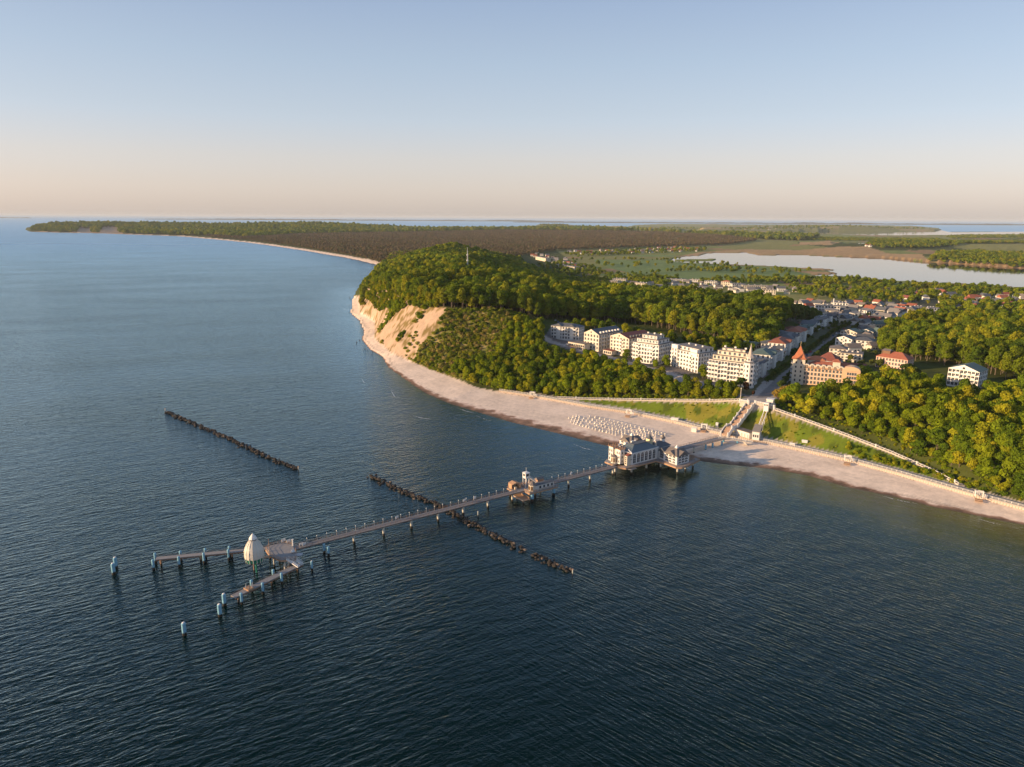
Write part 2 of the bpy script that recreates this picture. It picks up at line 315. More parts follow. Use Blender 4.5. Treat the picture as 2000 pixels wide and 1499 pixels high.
# flat lands inland: fields and meadows
hi = (GY > 6500) & (GX > (GY * .13)) & (GZ >= 9); GC[hi] = (0.19, 0.20, 0.07); GC[hi & (nz2 > .6)] = C['field']; GC[hi & (vnoise(GX, GY, 420, 15) > .72)] = (0.34, 0.27, 0.14)
plain = (GY > 1150) & (GX > (P(1150, 540)[0] - 0)) & (GZ < 9)
GC[plain] = C['meadow']
m = plain & (nz2 > .55); GC[m] = C['field']
m = plain & (vnoise(GX, GY, 160, 13) > .72); GC[m] = np.array(C['reed']) * .75
for poly in ([(1310, 505), (1366, 494), (1457, 488), (1559, 490), (1640, 487), (1690, 488), (1730, 496), (1800, 503), (1812, 512), (1730, 505.5), (1650, 502.5), (1559, 498.5), (1482, 499.5), (1457, 494.5), (1380, 495.5), (1366, 500.5), (1317, 506)],
             [(1540, 530), (1636, 534), (1640, 537), (1560, 539), (1500, 541), (1540, 535)], [(1590, 519), (1632, 528), (1600, 530), (1560, 526)], [(1800, 512), (1860, 513), (2000, 523), (2000, 527), (1860, 517), (1800, 514)], [(1560, 477), (1620, 471), (1640, 478), (1625, 484), (1560, 481)]):
    paint(W(poly), 'reed')
for poly in ([(1180, 500), (1320, 500), (1300, 512), (1420, 520), (1500, 523), (1590, 538), (1440, 552), (1300, 548), (1200, 530), (1160, 512)],):
    m = inside(W(poly), GX, GY); GC[m] = (0.17, 0.235, 0.085)
paint(W([(1160, 501), (1330, 503), (1322, 509), (1170, 509)]), 'field')
paint(W([(1820, 484), (1980, 477), (2100, 478), (2100, 497), (1950, 497), (1880, 492)]), 'field')
paint(W([(1410, 475), (1480, 470), (1540, 470), (1560, 478), (1520, 488), (1410, 488)]), 'field')
townp = W([(1490, 640), (1560, 600), (1700, 590), (2100, 590), (2100, 640), (1760, 640), (1690, 670), (1600, 700)]); paint(townp, 'town')
# beach between water and wall / cliff toe
beach = [p[:2] for p in shift(COAST, -16, -18, 0)] + [p[:2] for p in CLIFF_TOE[::-1]] + [p[:2] for p in WALL[::-1]]
mb = inside(beach, GX, GY); GC[mb] = C['sand']
dc = seg_dist(COAST, GX, GY) + (vnoise(GX, GY, 45, 71) - .5) * 7 + (vnoise(GX, GY, 9, 72) - .5) * 1.5      # wheel tracks, trodden sand and a weed line along the beach
for d0, w0, k0 in ((4.6, .8, .68), (9, .9, .92), (16, 1.1, .91), (18.6, 1.0, .92), (25, 1.3, .93), (31, 1.0, .94)):
    mm_ = mb & (np.abs(dc - d0) < w0) & (vnoise(GX, GY, 18, int(d0 * 7)) > .3); GC[mm_] *= k0
mm_ = mb & (vnoise(GX, GY, 14, 74) > .62); GC[mm_] *= .97
bb = [(p[0], p[1]) for p in shift(BAY, -40, -30, 0)] + [(p[0] + 18, p[1] + 30 + (0 if i else 0)) for i, p in list(enumerate(BAY))[::-1]]
m = inside(bb, GX, GY); GC[m] = C['sand']; bayb = m
m = (seg_dist(BAY[:8], GX, GY) < 28) & ~bayb & (GY > 1700); GC[m] = C['sand']
GC[cl] = C['cliff']; m = cl & (vnoise(GX, GY, 9, 21) + vnoise(GX, GY, 3, 22) > 1.12); GC[m] = (0.20, 0.15, 0.06)
scrubp = poly3([(805, 707, 3), (885, 738, 3), (930, 730, 12), (1060, 660, 31), (1050, 625, 38), (1000, 610, 45), (930, 604, 49), (872, 600, 50), (850, 640, 32), (820, 680, 14)])
m = paint(scrubp, 'scrub'); m = m & (vnoise(GX, GY, 8, 31) > .45); GC[m] = (0.15, 0.16, 0.035)
grassp = [p[:2] for p in PROM_IN1] + poly3([(975, 762, 4)]) + [p[:2] for p in LPATH] + [P(1485, 786, 22)] + [p[:2] for p in RPATH] + poly3([(2000, 985, 5), (2300, 1062, 5)])
m = paint(grassp, 'grass'); m2 = m & (vnoise(GX, GY, 9, 41) > .62); GC[m2] = (0.20, 0.19, 0.03); m2 = m & (vnoise(GX, GY, 5, 42) > .66); GC[m2] = (0.08, 0.11, 0.015)
gl2 = [p[:2] for p in inland(LPATH, -1, 0)] + [p[:2] for p in inland(LPATH, 9, 0)][::-1]; 
m = (seg_dist(LPATH, GX, GY) < 11) | (seg_dist(RPATH, GX, GY) < 14); m &= (GC[..., 0] < .04); GC[m] = (0.19, 0.22, 0.02)
m = seg_dist(LPATH, GX, GY) < 1.9; GC[m] = C['pave']; m = seg_dist(RPATH, GX, GY) < 1.9; GC[m] = C['pave']
prom = [p[:2] for p in inland(WALL, .5, 0)] + [p[:2] for p in PROM_IN1[::-1]]; paint(prom, 'pave')
m = inside(W([(140, 455.5), (240, 458), (236, 451), (205, 449), (150, 449)]), GX, GY) & (vnoise(GX, GY, 120, 88) > .2); GC[m] = C['cliff']
hot = poly3([(1060, 668, 29), (1180, 702, 23), (1330, 740, 22.5), (1450, 772, 21), (1480, 790, 20), (1515, 790, 20), (1525, 760, 20.5), (1480, 700, 22), (1300, 665, 29), (1110, 635, 32), (1075, 640, 32)]); m = inside(hot, GX, GY); GC[m] = (0.10, 0.10, 0.05)
m = m & (vnoise(GX, GY, 14, 51) > .5); GC[m] = (0.19, 0.17, 0.16)
plz = poly3([(1449, 787, 20), (1470, 770, 20.5), (1490, 745, 20.5), (1545, 738, 20.5), (1515, 780, 20), (1513, 795, 20)]); paint(plz, 'pave')
frontl = poly3([(1062, 665, 30), (1110, 682, 25), (1190, 700, 23.5), (1260, 722, 23), (1330, 742, 22.7), (1450, 774, 21), (1450, 768, 21), (1330, 733, 23), (1190, 694, 24), (1110, 675, 26), (1062, 658, 30)]); paint(frontl, 'pave')
m = seg_dist(ROAD, GX, GY) < 3.8; GC[m] = C['road']
GC *= (0.88 + 0.24 * vnoise(GX, GY, 12, 61))[..., None]

idx = np.arange(nr * nc).reshape(nr, nc)
F = np.stack([idx[1:, :-1], idx[1:, 1:], idx[:-1, 1:], idx[:-1, :-1]], -1).reshape(-1, 4)
zz = GZ.ravel()[F].max(1); F = F[zz > -2.0]
used = np.unique(F); remap = np.full(nr * nc, -1); remap[used] = np.arange(len(used)); F = remap[F]
V = np.stack([GX.ravel(), GY.ravel(), GZ.ravel()], -1)[used]

def ground_material():
    m = bpy.data.materials.new('ground_cover'); m.use_nodes = True; nt = m.node_tree; n = nt.nodes; l = nt.links; b = n['Principled BSDF']
    b.inputs['Roughness'].default_value = .95; b.inputs['Specular IOR Level'].default_value = .1
    at = n.new('ShaderNodeAttribute'); at.attribute_name = 'cover'; geo = n.new('ShaderNodeNewGeometry'); sp = n.new('ShaderNodeSeparateXYZ'); l.new(geo.outputs['Position'], sp.inputs[0])
    nz = n.new('ShaderNodeTexNoise'); nz.inputs['Scale'].default_value = 0.35; nz.inputs['Detail'].default_value = 8; nz.inputs['Roughness'].default_value = .65; l.new(geo.outputs['Position'], nz.inputs['Vector'])
    mr = n.new('ShaderNodeMapRange'); mr.inputs[1].default_value = .3; mr.inputs[2].default_value = .7; mr.inputs[3].default_value = .84; mr.inputs[4].default_value = 1.14; l.new(nz.outputs[0], mr.inputs[0])
    mu = n.new('ShaderNodeVectorMath'); mu.operation = 'SCALE'; l.new(at.outputs['Color'], mu.inputs[0]); l.new(mr.outputs[0], mu.inputs['Scale'])
    # damp sand and weed line by the water
    nw = n.new('ShaderNodeTexNoise'); nw.inputs['Scale'].default_value = .12; nw.inputs['Detail'].default_value = 5; l.new(geo.outputs['Position'], nw.inputs['Vector'])
    ad = n.new('ShaderNodeMath'); ad.operation = 'MULTIPLY_ADD'; ad.inputs[1].default_value = -.9; l.new(nw.outputs[0], ad.inputs[0]); l.new(sp.outputs['Z'], ad.inputs[2])
    wr = n.new('ShaderNodeValToRGB'); e = wr.color_ramp.elements; e[0].position = 0.0; e[0].color = (.16, .14, .13, 1); e[1].position = .22; e[1].color = (1, 1, 1, 1)
    k = wr.color_ramp.elements.new(.12); k.color = (.40, .31, .27, 1); k = wr.color_ramp.elements.new(.16); k.color = (.78, .72, .72, 1)
    ms = n.new('ShaderNodeMath'); ms.operation = 'MULTIPLY_ADD'; ms.inputs[1].default_value = .5; ms.inputs[2].default_value = .2; l.new(ad.outputs[0], ms.inputs[0]); l.new(ms.outputs[0], wr.inputs[0])
    m2 = n.new('ShaderNodeVectorMath'); m2.operation = 'MULTIPLY'; l.new(mu.outputs[0], m2.inputs[0]); l.new(wr.outputs[0], m2.inputs[1]); l.new(m2.outputs[0], b.inputs['Base Color'])
    bp = n.new('ShaderNodeBump'); bp.inputs['Distance'].default_value = .35; bp.inputs['Strength'].default_value = .6; l.new(nz.outputs[0], bp.inputs['Height']); l.new(bp.outputs[0], b.inputs['Normal'])
    return m
gm = np_mesh('ground', V, F, [ground_material()]); gm.shade_smooth()
ca = gm.color_attributes.new('cover', 'FLOAT_COLOR', 'POINT'); cc = np.ones((len(V), 4), np.float32); cc[:, :3] = GC.reshape(-1, 3)[used]; ca.data.foreach_set('color', cc.ravel())
terrain = bpy.data.objects.new('ground', gm); col.objects.link(terrain); tag(terrain, kind='structure')
# height lookup on the finished ground
from mathutils.kdtree import KDTree
GBV = BVHTree.FromPolygons(V.tolist(), F.tolist())
def ground(x, y):
    h = GBV.ray_cast(Vector((x, y, 500)), Vector((0, 0, -1)))[0]
    return h.z if h else 0.0

# far coast on the horizon: a thick low ridge
def far_ridge(name, d, dep, x0, x1, hmax, seed, colr, n=160):
    vs, fs = [], []
    for i in range(n + 1):
        t = i / n; px = x0 + (x1 - x0) * t; h = hmax * (0.25 + 0.75 * abs(mnoise.noise(Vector((px / 90, seed, 0)))) + .2 * mnoise.noise(Vector((px / 14, seed, 3)))) * min(1, t * 12, (1 - t) * 12)
        for k, (dd, hh) in enumerate(((0, -1), (.15 * dep, h * .7), (.5 * dep, h), (dep, -1))): x, y, _ = Q(px, d + dd, 0); vs.append((x, y, hh))
    for i in range(n):
        for k in range(3): a = i * 4 + k; fs.append((a, a + 4, a + 5, a + 1))
    me = bpy.data.meshes.new(name); me.from_pydata(vs, [], fs); me.materials.append(mat(name, colr, .95, .25, .002)); o = bpy.data.objects.new(name, me); col.objects.link(o); return tag(o, kind='structure')
far_ridge('far_coast', 26000, 5000, 280, 1100, 60, 1.3, (.04, .05, .03)); far_ridge('far_coast', 21000, 5000, 1000, 2400, 62, 4.1, (.05, .055, .03)); far_ridge('far_coast', 30000, 4000, -60, 60, 50, 7.7, (.04, .05, .03))

# ------------------------------------------------------------------ sea and lakes
def water_material(name, deep, calm=False):
    m = bpy.data.materials.new(name); m.use_nodes = True; nt = m.node_tree; n = nt.nodes; l = nt.links; b = n['Principled BSDF']
    b.inputs['IOR'].default_value = 1.333; b.inputs['Roughness'].default_value = .1 if not calm else .04; b.inputs['Specular IOR Level'].default_value = .45 if not calm else .6; b.inputs['Specular Tint'].default_value = (.86, .97, 1.0, 1)
    geo = n.new('ShaderNodeNewGeometry')
    def vmap(rot, sx, sy):
        mp = n.new('ShaderNodeMapping'); mp.vector_type = 'TEXTURE'; mp.inputs['Rotation'].default_value = (0, 0, rot); mp.inputs['Scale'].default_value = (sx, sy, 1); l.new(geo.outputs['Position'], mp.inputs['Vector']); return mp
    def nzt(mp, sc, det=3, dist=.0, rough=.5):
        t = n.new('ShaderNodeTexNoise'); t.inputs['Scale'].default_value = sc; t.inputs['Detail'].default_value = det; t.inputs['Distortion'].default_value = dist; t.inputs['Roughness'].default_value = rough; l.new(mp.outputs[0], t.inputs['Vector']); return t
    def math_(op, a, b_, c=None):
        t = n.new('ShaderNodeMath'); t.operation = op
        for i, q in enumerate((a, b_, c)):
            if q is None: continue
            if isinstance(q, (int, float)): t.inputs[i].default_value = q
            else: l.new(q, t.inputs[i])
        return t.outputs[0]
    if calm:
        h = math_('MULTIPLY', nzt(vmap(0.3, 2.0, 1.0), .5, 3).outputs[0], .02); b.inputs['Base Color'].default_value = (*deep, 1)
    else:
        sp = n.new('ShaderNodeSeparateXYZ'); l.new(geo.outputs['Position'], sp.inputs[0])
        # two wave trains: open water from the left, bending round towards the beach on the right
        mk = n.new('ShaderNodeMapRange'); mk.interpolation_type = 'SMOOTHSTEP'; mk.inputs[1].default_value = -60; mk.inputs[2].default_value = 60; l.new(sp.outputs['X'], mk.inputs[0])
        A = nzt(vmap(R(31), 3.4, 1.15), .62, 3, .35, .55); B = nzt(vmap(R(-42), 4.2, .75), .62, 3, .25, .55)
        C2 = nzt(vmap(R(12), 1.6, 1.0), 1.5, 2, .2); D = nzt(vmap(R(31), 2.0, 1.0), .13, 2, .3)
        mx = n.new('ShaderNodeMix'); l.new(mk.outputs[0], mx.inputs[0]); l.new(A.outputs[0], mx.inputs[2]); l.new(math_('MULTIPLY', B.outputs[0], .62), mx.inputs[3])
        rr = n.new('ShaderNodeMapRange'); rr.interpolation_type = 'SMOOTHSTEP'; rr.inputs[1].default_value = 250; rr.inputs[2].default_value = 5000; rr.inputs[3].default_value = .10; rr.inputs[4].default_value = .32; l.new(sp.outputs['Y'], rr.inputs[0]); l.new(rr.outputs[0], b.inputs['Roughness'])   # unresolved ripples further out
        gust = n.new('ShaderNodeMapRange'); gust.inputs[1].default_value = .3; gust.inputs[2].default_value = .7; gust.inputs[3].default_value = .75; gust.inputs[4].default_value = 1.2
        l.new(nzt(vmap(R(20), 3.0, 1.0), .012, 4).outputs[0], gust.inputs[0])
        sx = math_('MULTIPLY', mx.outputs[0], 1.15); h = math_('ADD', sx, math_('MULTIPLY', C2.outputs[0], .20)); h = math_('ADD', h, math_('MULTIPLY', D.outputs[0], .9))
        at = n.new('ShaderNodeAttribute'); at.attribute_name = 'shoal'; sp2 = n.new('ShaderNodeSeparateColor'); l.new(at.outputs['Color'], sp2.inputs[0])
        lee = math_('SUBTRACT', 1.0, math_('MULTIPLY', sp2.outputs[1], .7))
        h = math_('MULTIPLY', h, math_('MULTIPLY', gust.outputs[0], lee))
        # bottom tone: sand and weed showing in the shallows
        st = nzt(vmap(R(-38), 9, 1.2), .09, 6, .6, .6); s1 = math_('ADD', sp2.outputs[0], math_('MULTIPLY', math_('SUBTRACT', st.outputs[0], .5), math_('MULTIPLY', sp2.outputs[0], 1.3)))
        rp = n.new('ShaderNodeValToRGB'); e = rp.color_ramp.elements; e[0].position = 0; e[0].color = (*deep, 1); e[1].position = 1; e[1].color = (.15, .12, .07, 1)
        k = e.new(.3); k.color = (.014, .028, .020, 1); k = e.new(.55); k.color = (.085, .078, .018, 1); k = e.new(.85); k.color = (.13, .11, .04, 1)
        l.new(s1, rp.inputs[0]); l.new(rp.outputs[0], b.inputs['Base Color'])
        # thin foam lines near the shore
    bp = n.new('ShaderNodeBump'); bp.inputs['Strength'].default_value = 1.0; bp.inputs['Distance'].default_value = .72 if not calm else 1
    l.new(h, bp.inputs['Height']); l.new(bp.outputs[0], b.inputs['Normal'])
    if not calm:      # body colour of the water under a Fresnel-weighted ripple reflection
        df = n.new('ShaderNodeBsdfDiffuse'); gl = n.new('ShaderNodeBsdfGlossy'); fr = n.new('ShaderNodeFresnel'); fr.inputs[0].default_value = 1.38; ms = n.new('ShaderNodeMixShader')
        gl.inputs['Color'].default_value = (.60, .84, .98, 1); l.new(rr.outputs[0], gl.inputs['Roughness']); l.new(rp.outputs[0], df.inputs[0])
        for q in (gl, fr): l.new(bp.outputs[0], q.inputs['Normal'])
        fk = math_('MULTIPLY_ADD', fr.outputs[0], 1.8, -.056); fk = math_('MINIMUM', math_('MAXIMUM', fk, .004), .88)   # reflection weight steepened by hand: weaker from above, stronger at grazing view
        l.new(fk, ms.inputs[0]); l.new(df.outputs[0], ms.inputs[1]); l.new(gl.outputs[0], ms.inputs[2]); l.new(ms.outputs[0], n['Material Output'].inputs[0]); n.remove(b)
    return m
sr = [425.9, 427.5, 429.5, 432, 435, 439, 445, 452, 460, 470, 482, 496] + list(range(512, 700, 10)) + list(range(700, 1140, 8)) + list(range(1150, 1800, 30))
sc_ = np.arange(-1000, 3001, 20.0); SX, SY = np.meshgrid(sc_, np.array(sr, float))
vl = -(SY - 749.5) / FOC; t_ = CAM_H / (math.sin(PITCH) - vl * math.cos(PITCH)); GX2 = (SX - 1000) / FOC * t_; GY2 = (math.cos(PITCH) + vl * math.sin(PITCH)) * t_
near = np.array([[-6000.0] * 1])
cd_ = seg_dist(COAST, GX2, GY2); right_ = np.clip((GX2 - 60) / 120, 0, 1)
wid = 6 + right_ * 48
sh = np.exp(-(cd_ / wid) ** 1.3); sh = np.clip(sh, 0, 1) * (0.55 + .33 * right_); calm_ = np.clip(np.exp(-(cd_ / 60.0) ** 2) * .9 + right_ * .25, 0, 1)
Vw = np.stack([GX2.ravel(), GY2.ravel(), np.zeros(GX2.size)], -1); a_, b_ = GX2.shape; ix = np.arange(a_ * b_).reshape(a_, b_)
Fw = np.stack([ix[1:, :-1], ix[1:, 1:], ix[:-1, 1:], ix[:-1, :-1]], -1).reshape(-1, 4)
wm = np_mesh('sea', Vw, Fw, [water_material('sea_water', (.0003, .0095, .0095))]); wm.shade_smooth()
ca = wm.color_attributes.new('shoal', 'FLOAT_COLOR', 'POINT'); cc = np.ones((a_ * b_, 4), np.float32); cc[:, 0] = sh.ravel(); cc[:, 1] = calm_.ravel(); ca.data.foreach_set('color', cc.ravel())
seao = bpy.data.objects.new('sea', wm); col.objects.link(seao); tag(seao, kind='structure')
lake_m = water_material('lake_water', (.02, .03, .03), True)
from mathutils.geometry import tessellate_polygon
for i, w in enumerate(LAKES):
    w2 = [Vector((x, y, .25)) for x, y in w]; me = bpy.data.meshes.new('lake'); tri = tessellate_polygon([w2]); me.from_pydata(w2, [], [tuple(t) for t in tri]); me.materials.append(lake_m)
    o = bpy.data.objects.new('lake', me); col.objects.link(o); tag(o, kind='structure')
    nrm = me.polygons[0].normal.z
    if nrm < 0: me.flip_normals()
# ------------------------------------------------------------------ air
hz = MB(); hz.box(0, 38000, 98, 150000, 84000, 206); ho = bpy.data.objects.new('haze', None); bpy.data.objects.remove(ho)
hm = bpy.data.materials.new('air'); hm.use_nodes = True; hn = hm.node_tree; hn.nodes.clear(); ou = hn.nodes.new('ShaderNodeOutputMaterial'); pv = hn.nodes.new('ShaderNodeVolumePrincipled')
pv.inputs['Density'].default_value = 2.0e-5; pv.inputs['Color'].default_value = (.80, .90, 1.0, 1); pv.inputs['Anisotropy'].default_value = 0; hn.links.new(pv.outputs[0], ou.inputs['Volume'])
haze = hz.build('haze', hm); tag(haze, kind='stuff', label='thin pale haze over the sea and land')
# ------------------------------------------------------------------ trees
def leaf_material(name, c1, c2, c3, trans=.32):
    m = bpy.data.materials.new(name); m.use_nodes = True; nt = m.node_tree; n = nt.nodes; l = nt.links; n.remove(n['Principled BSDF'])
    out = n['Material Output']; oi = n.new('ShaderNodeObjectInfo'); r = n.new('ShaderNodeValToRGB'); e = r.color_ramp.elements
    e[0].position = 0.0; e[0].color = (*c1, 1); e[1].position = 1.0; e[1].color = (*c3, 1); k = e.new(.55); k.color = (*c2, 1); l.new(oi.outputs['Random'], r.inputs[0])
    geo = n.new('ShaderNodeNewGeometry'); nz = n.new('ShaderNodeTexNoise'); nz.inputs['Scale'].default_value = .45; nz.inputs['Detail'].default_value = 4; l.new(geo.outputs['Position'], nz.inputs['Vector'])
    nb = n.new('ShaderNodeTexNoise'); nb.inputs['Scale'].default_value = .012; nb.inputs['Detail'].default_value = 2; l.new(geo.outputs['Position'], nb.inputs['Vector'])
    mr = n.new('ShaderNodeMapRange'); mr.inputs[1].default_value = .25; mr.inputs[2].default_value = .75; mr.inputs[3].default_value = .6; mr.inputs[4].default_value = 1.45; l.new(nz.outputs[0], mr.inputs[0])
    mr2 = n.new('ShaderNodeMapRange'); mr2.inputs[1].default_value = .3; mr2.inputs[2].default_value = .7; mr2.inputs[3].default_value = .8; mr2.inputs[4].default_value = 1.2; l.new(nb.outputs[0], mr2.inputs[0])
    mm = n.new('ShaderNodeMath'); mm.operation = 'MULTIPLY'; l.new(mr.outputs[0], mm.inputs[0]); l.new(mr2.outputs[0], mm.inputs[1])
    sc = n.new('ShaderNodeVectorMath'); sc.operation = 'SCALE'; l.new(r.outputs[0], sc.inputs[0]); l.new(mm.outputs[0], sc.inputs['Scale'])
    d = n.new('ShaderNodeBsdfDiffuse'); t = n.new('ShaderNodeBsdfTranslucent'); mx = n.new('ShaderNodeMixShader'); mx.inputs[0].default_value = trans
    l.new(sc.outputs[0], d.inputs[0]); l.new(sc.outputs[0], t.inputs[0]); l.new(d.outputs[0], mx.inputs[1]); l.new(t.outputs[0], mx.inputs[2]); l.new(mx.outputs[0], out.inputs[0])
    MATS[name] = m; return m
leaf_material('broad_leaves', (.085, .140, .012), (.180, .235, .012), (.32, .30, .018))
leaf_material('hill_leaves', (.085, .140, .016), (.165, .215, .016), (.27, .265, .02))
leaf_material('dark_leaves', (.055, .09, .02), (.08, .12, .024), (.13, .15, .03))
leaf_material('pine_needles', (.15, .12, .07), (.19, .14, .08), (.13, .135, .06))
leaf_material('scrub_leaves', (.16, .22, .018), (.25, .26, .035), (.36, .27, .10))
leaf_material('ochre_leaves', (.20, .15, .03), (.24, .17, .035), (.26, .19, .04))
leaf_material('copper_leaves', (.06, .03, .02), (.07, .035, .02), (.08, .04, .025))
mat('bark', (.16, .13, .10), .9, .3, 2.0); mat('pale_bark', (.30, .26, .20), .9, .3, 2.0)

def crown_arrays(h, r, base, nleaf, size, seed, blobs=9, spread=.62, shape='round', tilt=.8):
    """leaf clumps on several overlapping lobes; h total height, r crown radius, base height where the crown starts"""
    g = np.random.default_rng(seed); ch = h - base; cen = []
    for k in range(blobs):
        t = (k + .5) / blobs; z = base + ch * (.18 + .66 * g.random()) if k else base + ch * .55
        f = math.sin(math.pi * min(max((z - base) / ch, .05), .95)) ** .6 if shape == 'round' else (1 - (z - base) / ch) * .8 + .1
        a = g.random() * 6.283 + k * 2.4; q = r * spread * f * (g.random() ** .5 if k else 0)
        br = r * (.40 + .28 * g.random()) * (1.0 if shape == 'round' else .6 * f + .3); cen.append((q * math.cos(a), q * math.sin(a), min(z, h - br * .8), br))
    cen = np.array(cen); w = cen[:, 3] ** 2; w /= w.sum(); P_, N_ = [], []
    while len(P_) < nleaf:
        k = g.choice(len(cen), p=w); d = g.normal(size=3); d /= np.linalg.norm(d)
        if d[2] < -.55: continue
        p = cen[k, :3] + d * cen[k, 3] * np.array([1, 1, .85]) * (0.86 + .2 * g.random())
        o = p - cen[:, :3]; ins = (np.hypot(np.hypot(o[:, 0], o[:, 1]), o[:, 2] / .85) < cen[:, 3] * .78)
        if ins.any() and g.random() < .9: continue
        P_.append(p); N_.append(d)
    P_ = np.array(P_); N_ = np.array(N_) + g.normal(size=(nleaf, 3)) * tilt * .6; N_ /= np.linalg.norm(N_, axis=1)[:, None]
    A = np.cross(N_, g.normal(size=(nleaf, 3))); A /= np.linalg.norm(A, axis=1)[:, None]; B = np.cross(N_, A); s = size * (.6 + .8 * g.random((nleaf, 1)))
    q = [P_ - A * s * .5 - B * s * .32, P_ + A * s * .1 - B * s * .5, P_ + A * s * .55 + B * s * .2, P_ - A * s * .15 + B * s * .5]
    Vv = np.stack(q, 1).reshape(-1, 3); Ff = np.arange(nleaf * 4).reshape(-1, 4)
    return Vv, Ff
def crown_mesh(name, m, **k):
    v, f = crown_arrays(**k); return np_mesh(name, v, f, [MATS[m]])
def trunk_mb(h, base, r, seed=0, limbs=4):
    g = random.Random(seed); m = MB(); lx, ly = g.uniform(-.3, .3), g.uniform(-.3, .3)
    top = base + (h - base) * .55
    prev = (0, 0, -1.0)
    for i in range(1, 5):
        t = i / 4; p = (lx * t, ly * t, -1 + (top + 1) * t); ra = r * (1 - .55 * (i - 1) / 4); rb = r * (1 - .55 * i / 4)
        vs = []
        for q, rr in ((prev, ra), (p, rb)):
            for j in range(6): a = j * math.pi / 3; vs.append((q[0] + rr * math.cos(a), q[1] + rr * math.sin(a), q[2]))
        m.add(vs, [(j, (j + 1) % 6, 6 + (j + 1) % 6, 6 + j) for j in range(6)]); prev = p
    for k in range(limbs):
        a = g.uniform(0, 6.28); z = base * .8 + (top - base * .8) * g.random(); L = (h - base) * .4; m.bar((lx * z / top, ly * z / top, z), (math.cos(a) * L * .7, math.sin(a) * L * .7, z + L * .7), r * .5)
    return m
# kinds: name -> (crown meshes, trunk mesh, height, radius)
KIND = {}
def make_kind(k, leaf, h, r, base, n, size, bark='bark', var=3, shape='round', blobs=9, seed0=0, tr=.28):
    KIND[k] = [(crown_mesh('crown', leaf, h=h * (1 + .06 * (i - 1)), r=r, base=base, nleaf=n, size=size, seed=seed0 + i * 13 + 1, blobs=blobs + i, shape=shape), trunk_mb(h, base, tr, i).mesh('trunk', MATS[bark])) for i in range(var)]
make_kind('slope', 'broad_leaves', 11.5, 4.6, .3, 1250, .8, var=5, seed0=100)
make_kind('beech', 'hill_leaves', 20, 5.6, 3.6, 1250, 1.0, 'bark', var=4, blobs=11, seed0=200, tr=.36)
make_kind('bush', 'scrub_leaves', 3.4, 2.2, .1, 260, .55, var=4, blobs=5, seed0=300, tr=.1)
make_kind('shrub', 'broad_leaves', 2.6, 2.3, .05, 240, .55, var=3, blobs=6, seed0=350, tr=.1)
make_kind('garden', 'dark_leaves', 9, 4.2, 1.8, 420, 1.1, var=3, seed0=400)
make_kind('ochre', 'ochre_leaves', 8.5, 4.0, 1.6, 620, .9, var=2, seed0=500)
make_kind('copper', 'copper_leaves', 9, 3.2, 2.2, 420, .8, var=1, seed0=520)
make_kind('wood', 'hill_leaves', 15, 6.6, 1.0, 330, 1.9, var=3, blobs=7, seed0=600)
make_kind('pine', 'pine_needles', 15, 5.5, 6.0, 200, 2.0, var=3, blobs=6, seed0=700)
make_kind('conifer', 'dark_leaves', 16, 3.4, 1.0, 480, 1.1, var=2, blobs=12, shape='cone', seed0=800)
hid = bpy.data.collections.new('tree_kinds')       # sources of the instanced woods, not linked to the scene
SRC = {}
for k, vs_ in KIND.items():
    c = bpy.data.collections.new('kind_' + k); SRC[k] = c
    for i, (cm, tm) in enumerate(vs_):
        nv = len(cm.vertices); me = bpy.data.meshes.new(k + '_tree'); 
        va = np.empty(nv * 3, np.float32); cm.vertices.foreach_get('co', va); tv = [tuple(v.co) for v in tm.vertices]
        fs = [tuple(range(4 * j, 4 * j + 4)) for j in range(nv // 4)] + [tuple(q + nv for q in p.vertices) for p in tm.polygons]
        me.from_pydata(va.reshape(-1, 3).tolist() + tv, [], fs); me.materials.append(cm.materials[0]); me.materials.append(tm.materials[0])
        mi = np.zeros(len(fs), np.int32); mi[nv // 4:] = 1; me.polygons.foreach_set('material_index', mi)
        c.objects.link(bpy.data.objects.new(k + '_tree', me))
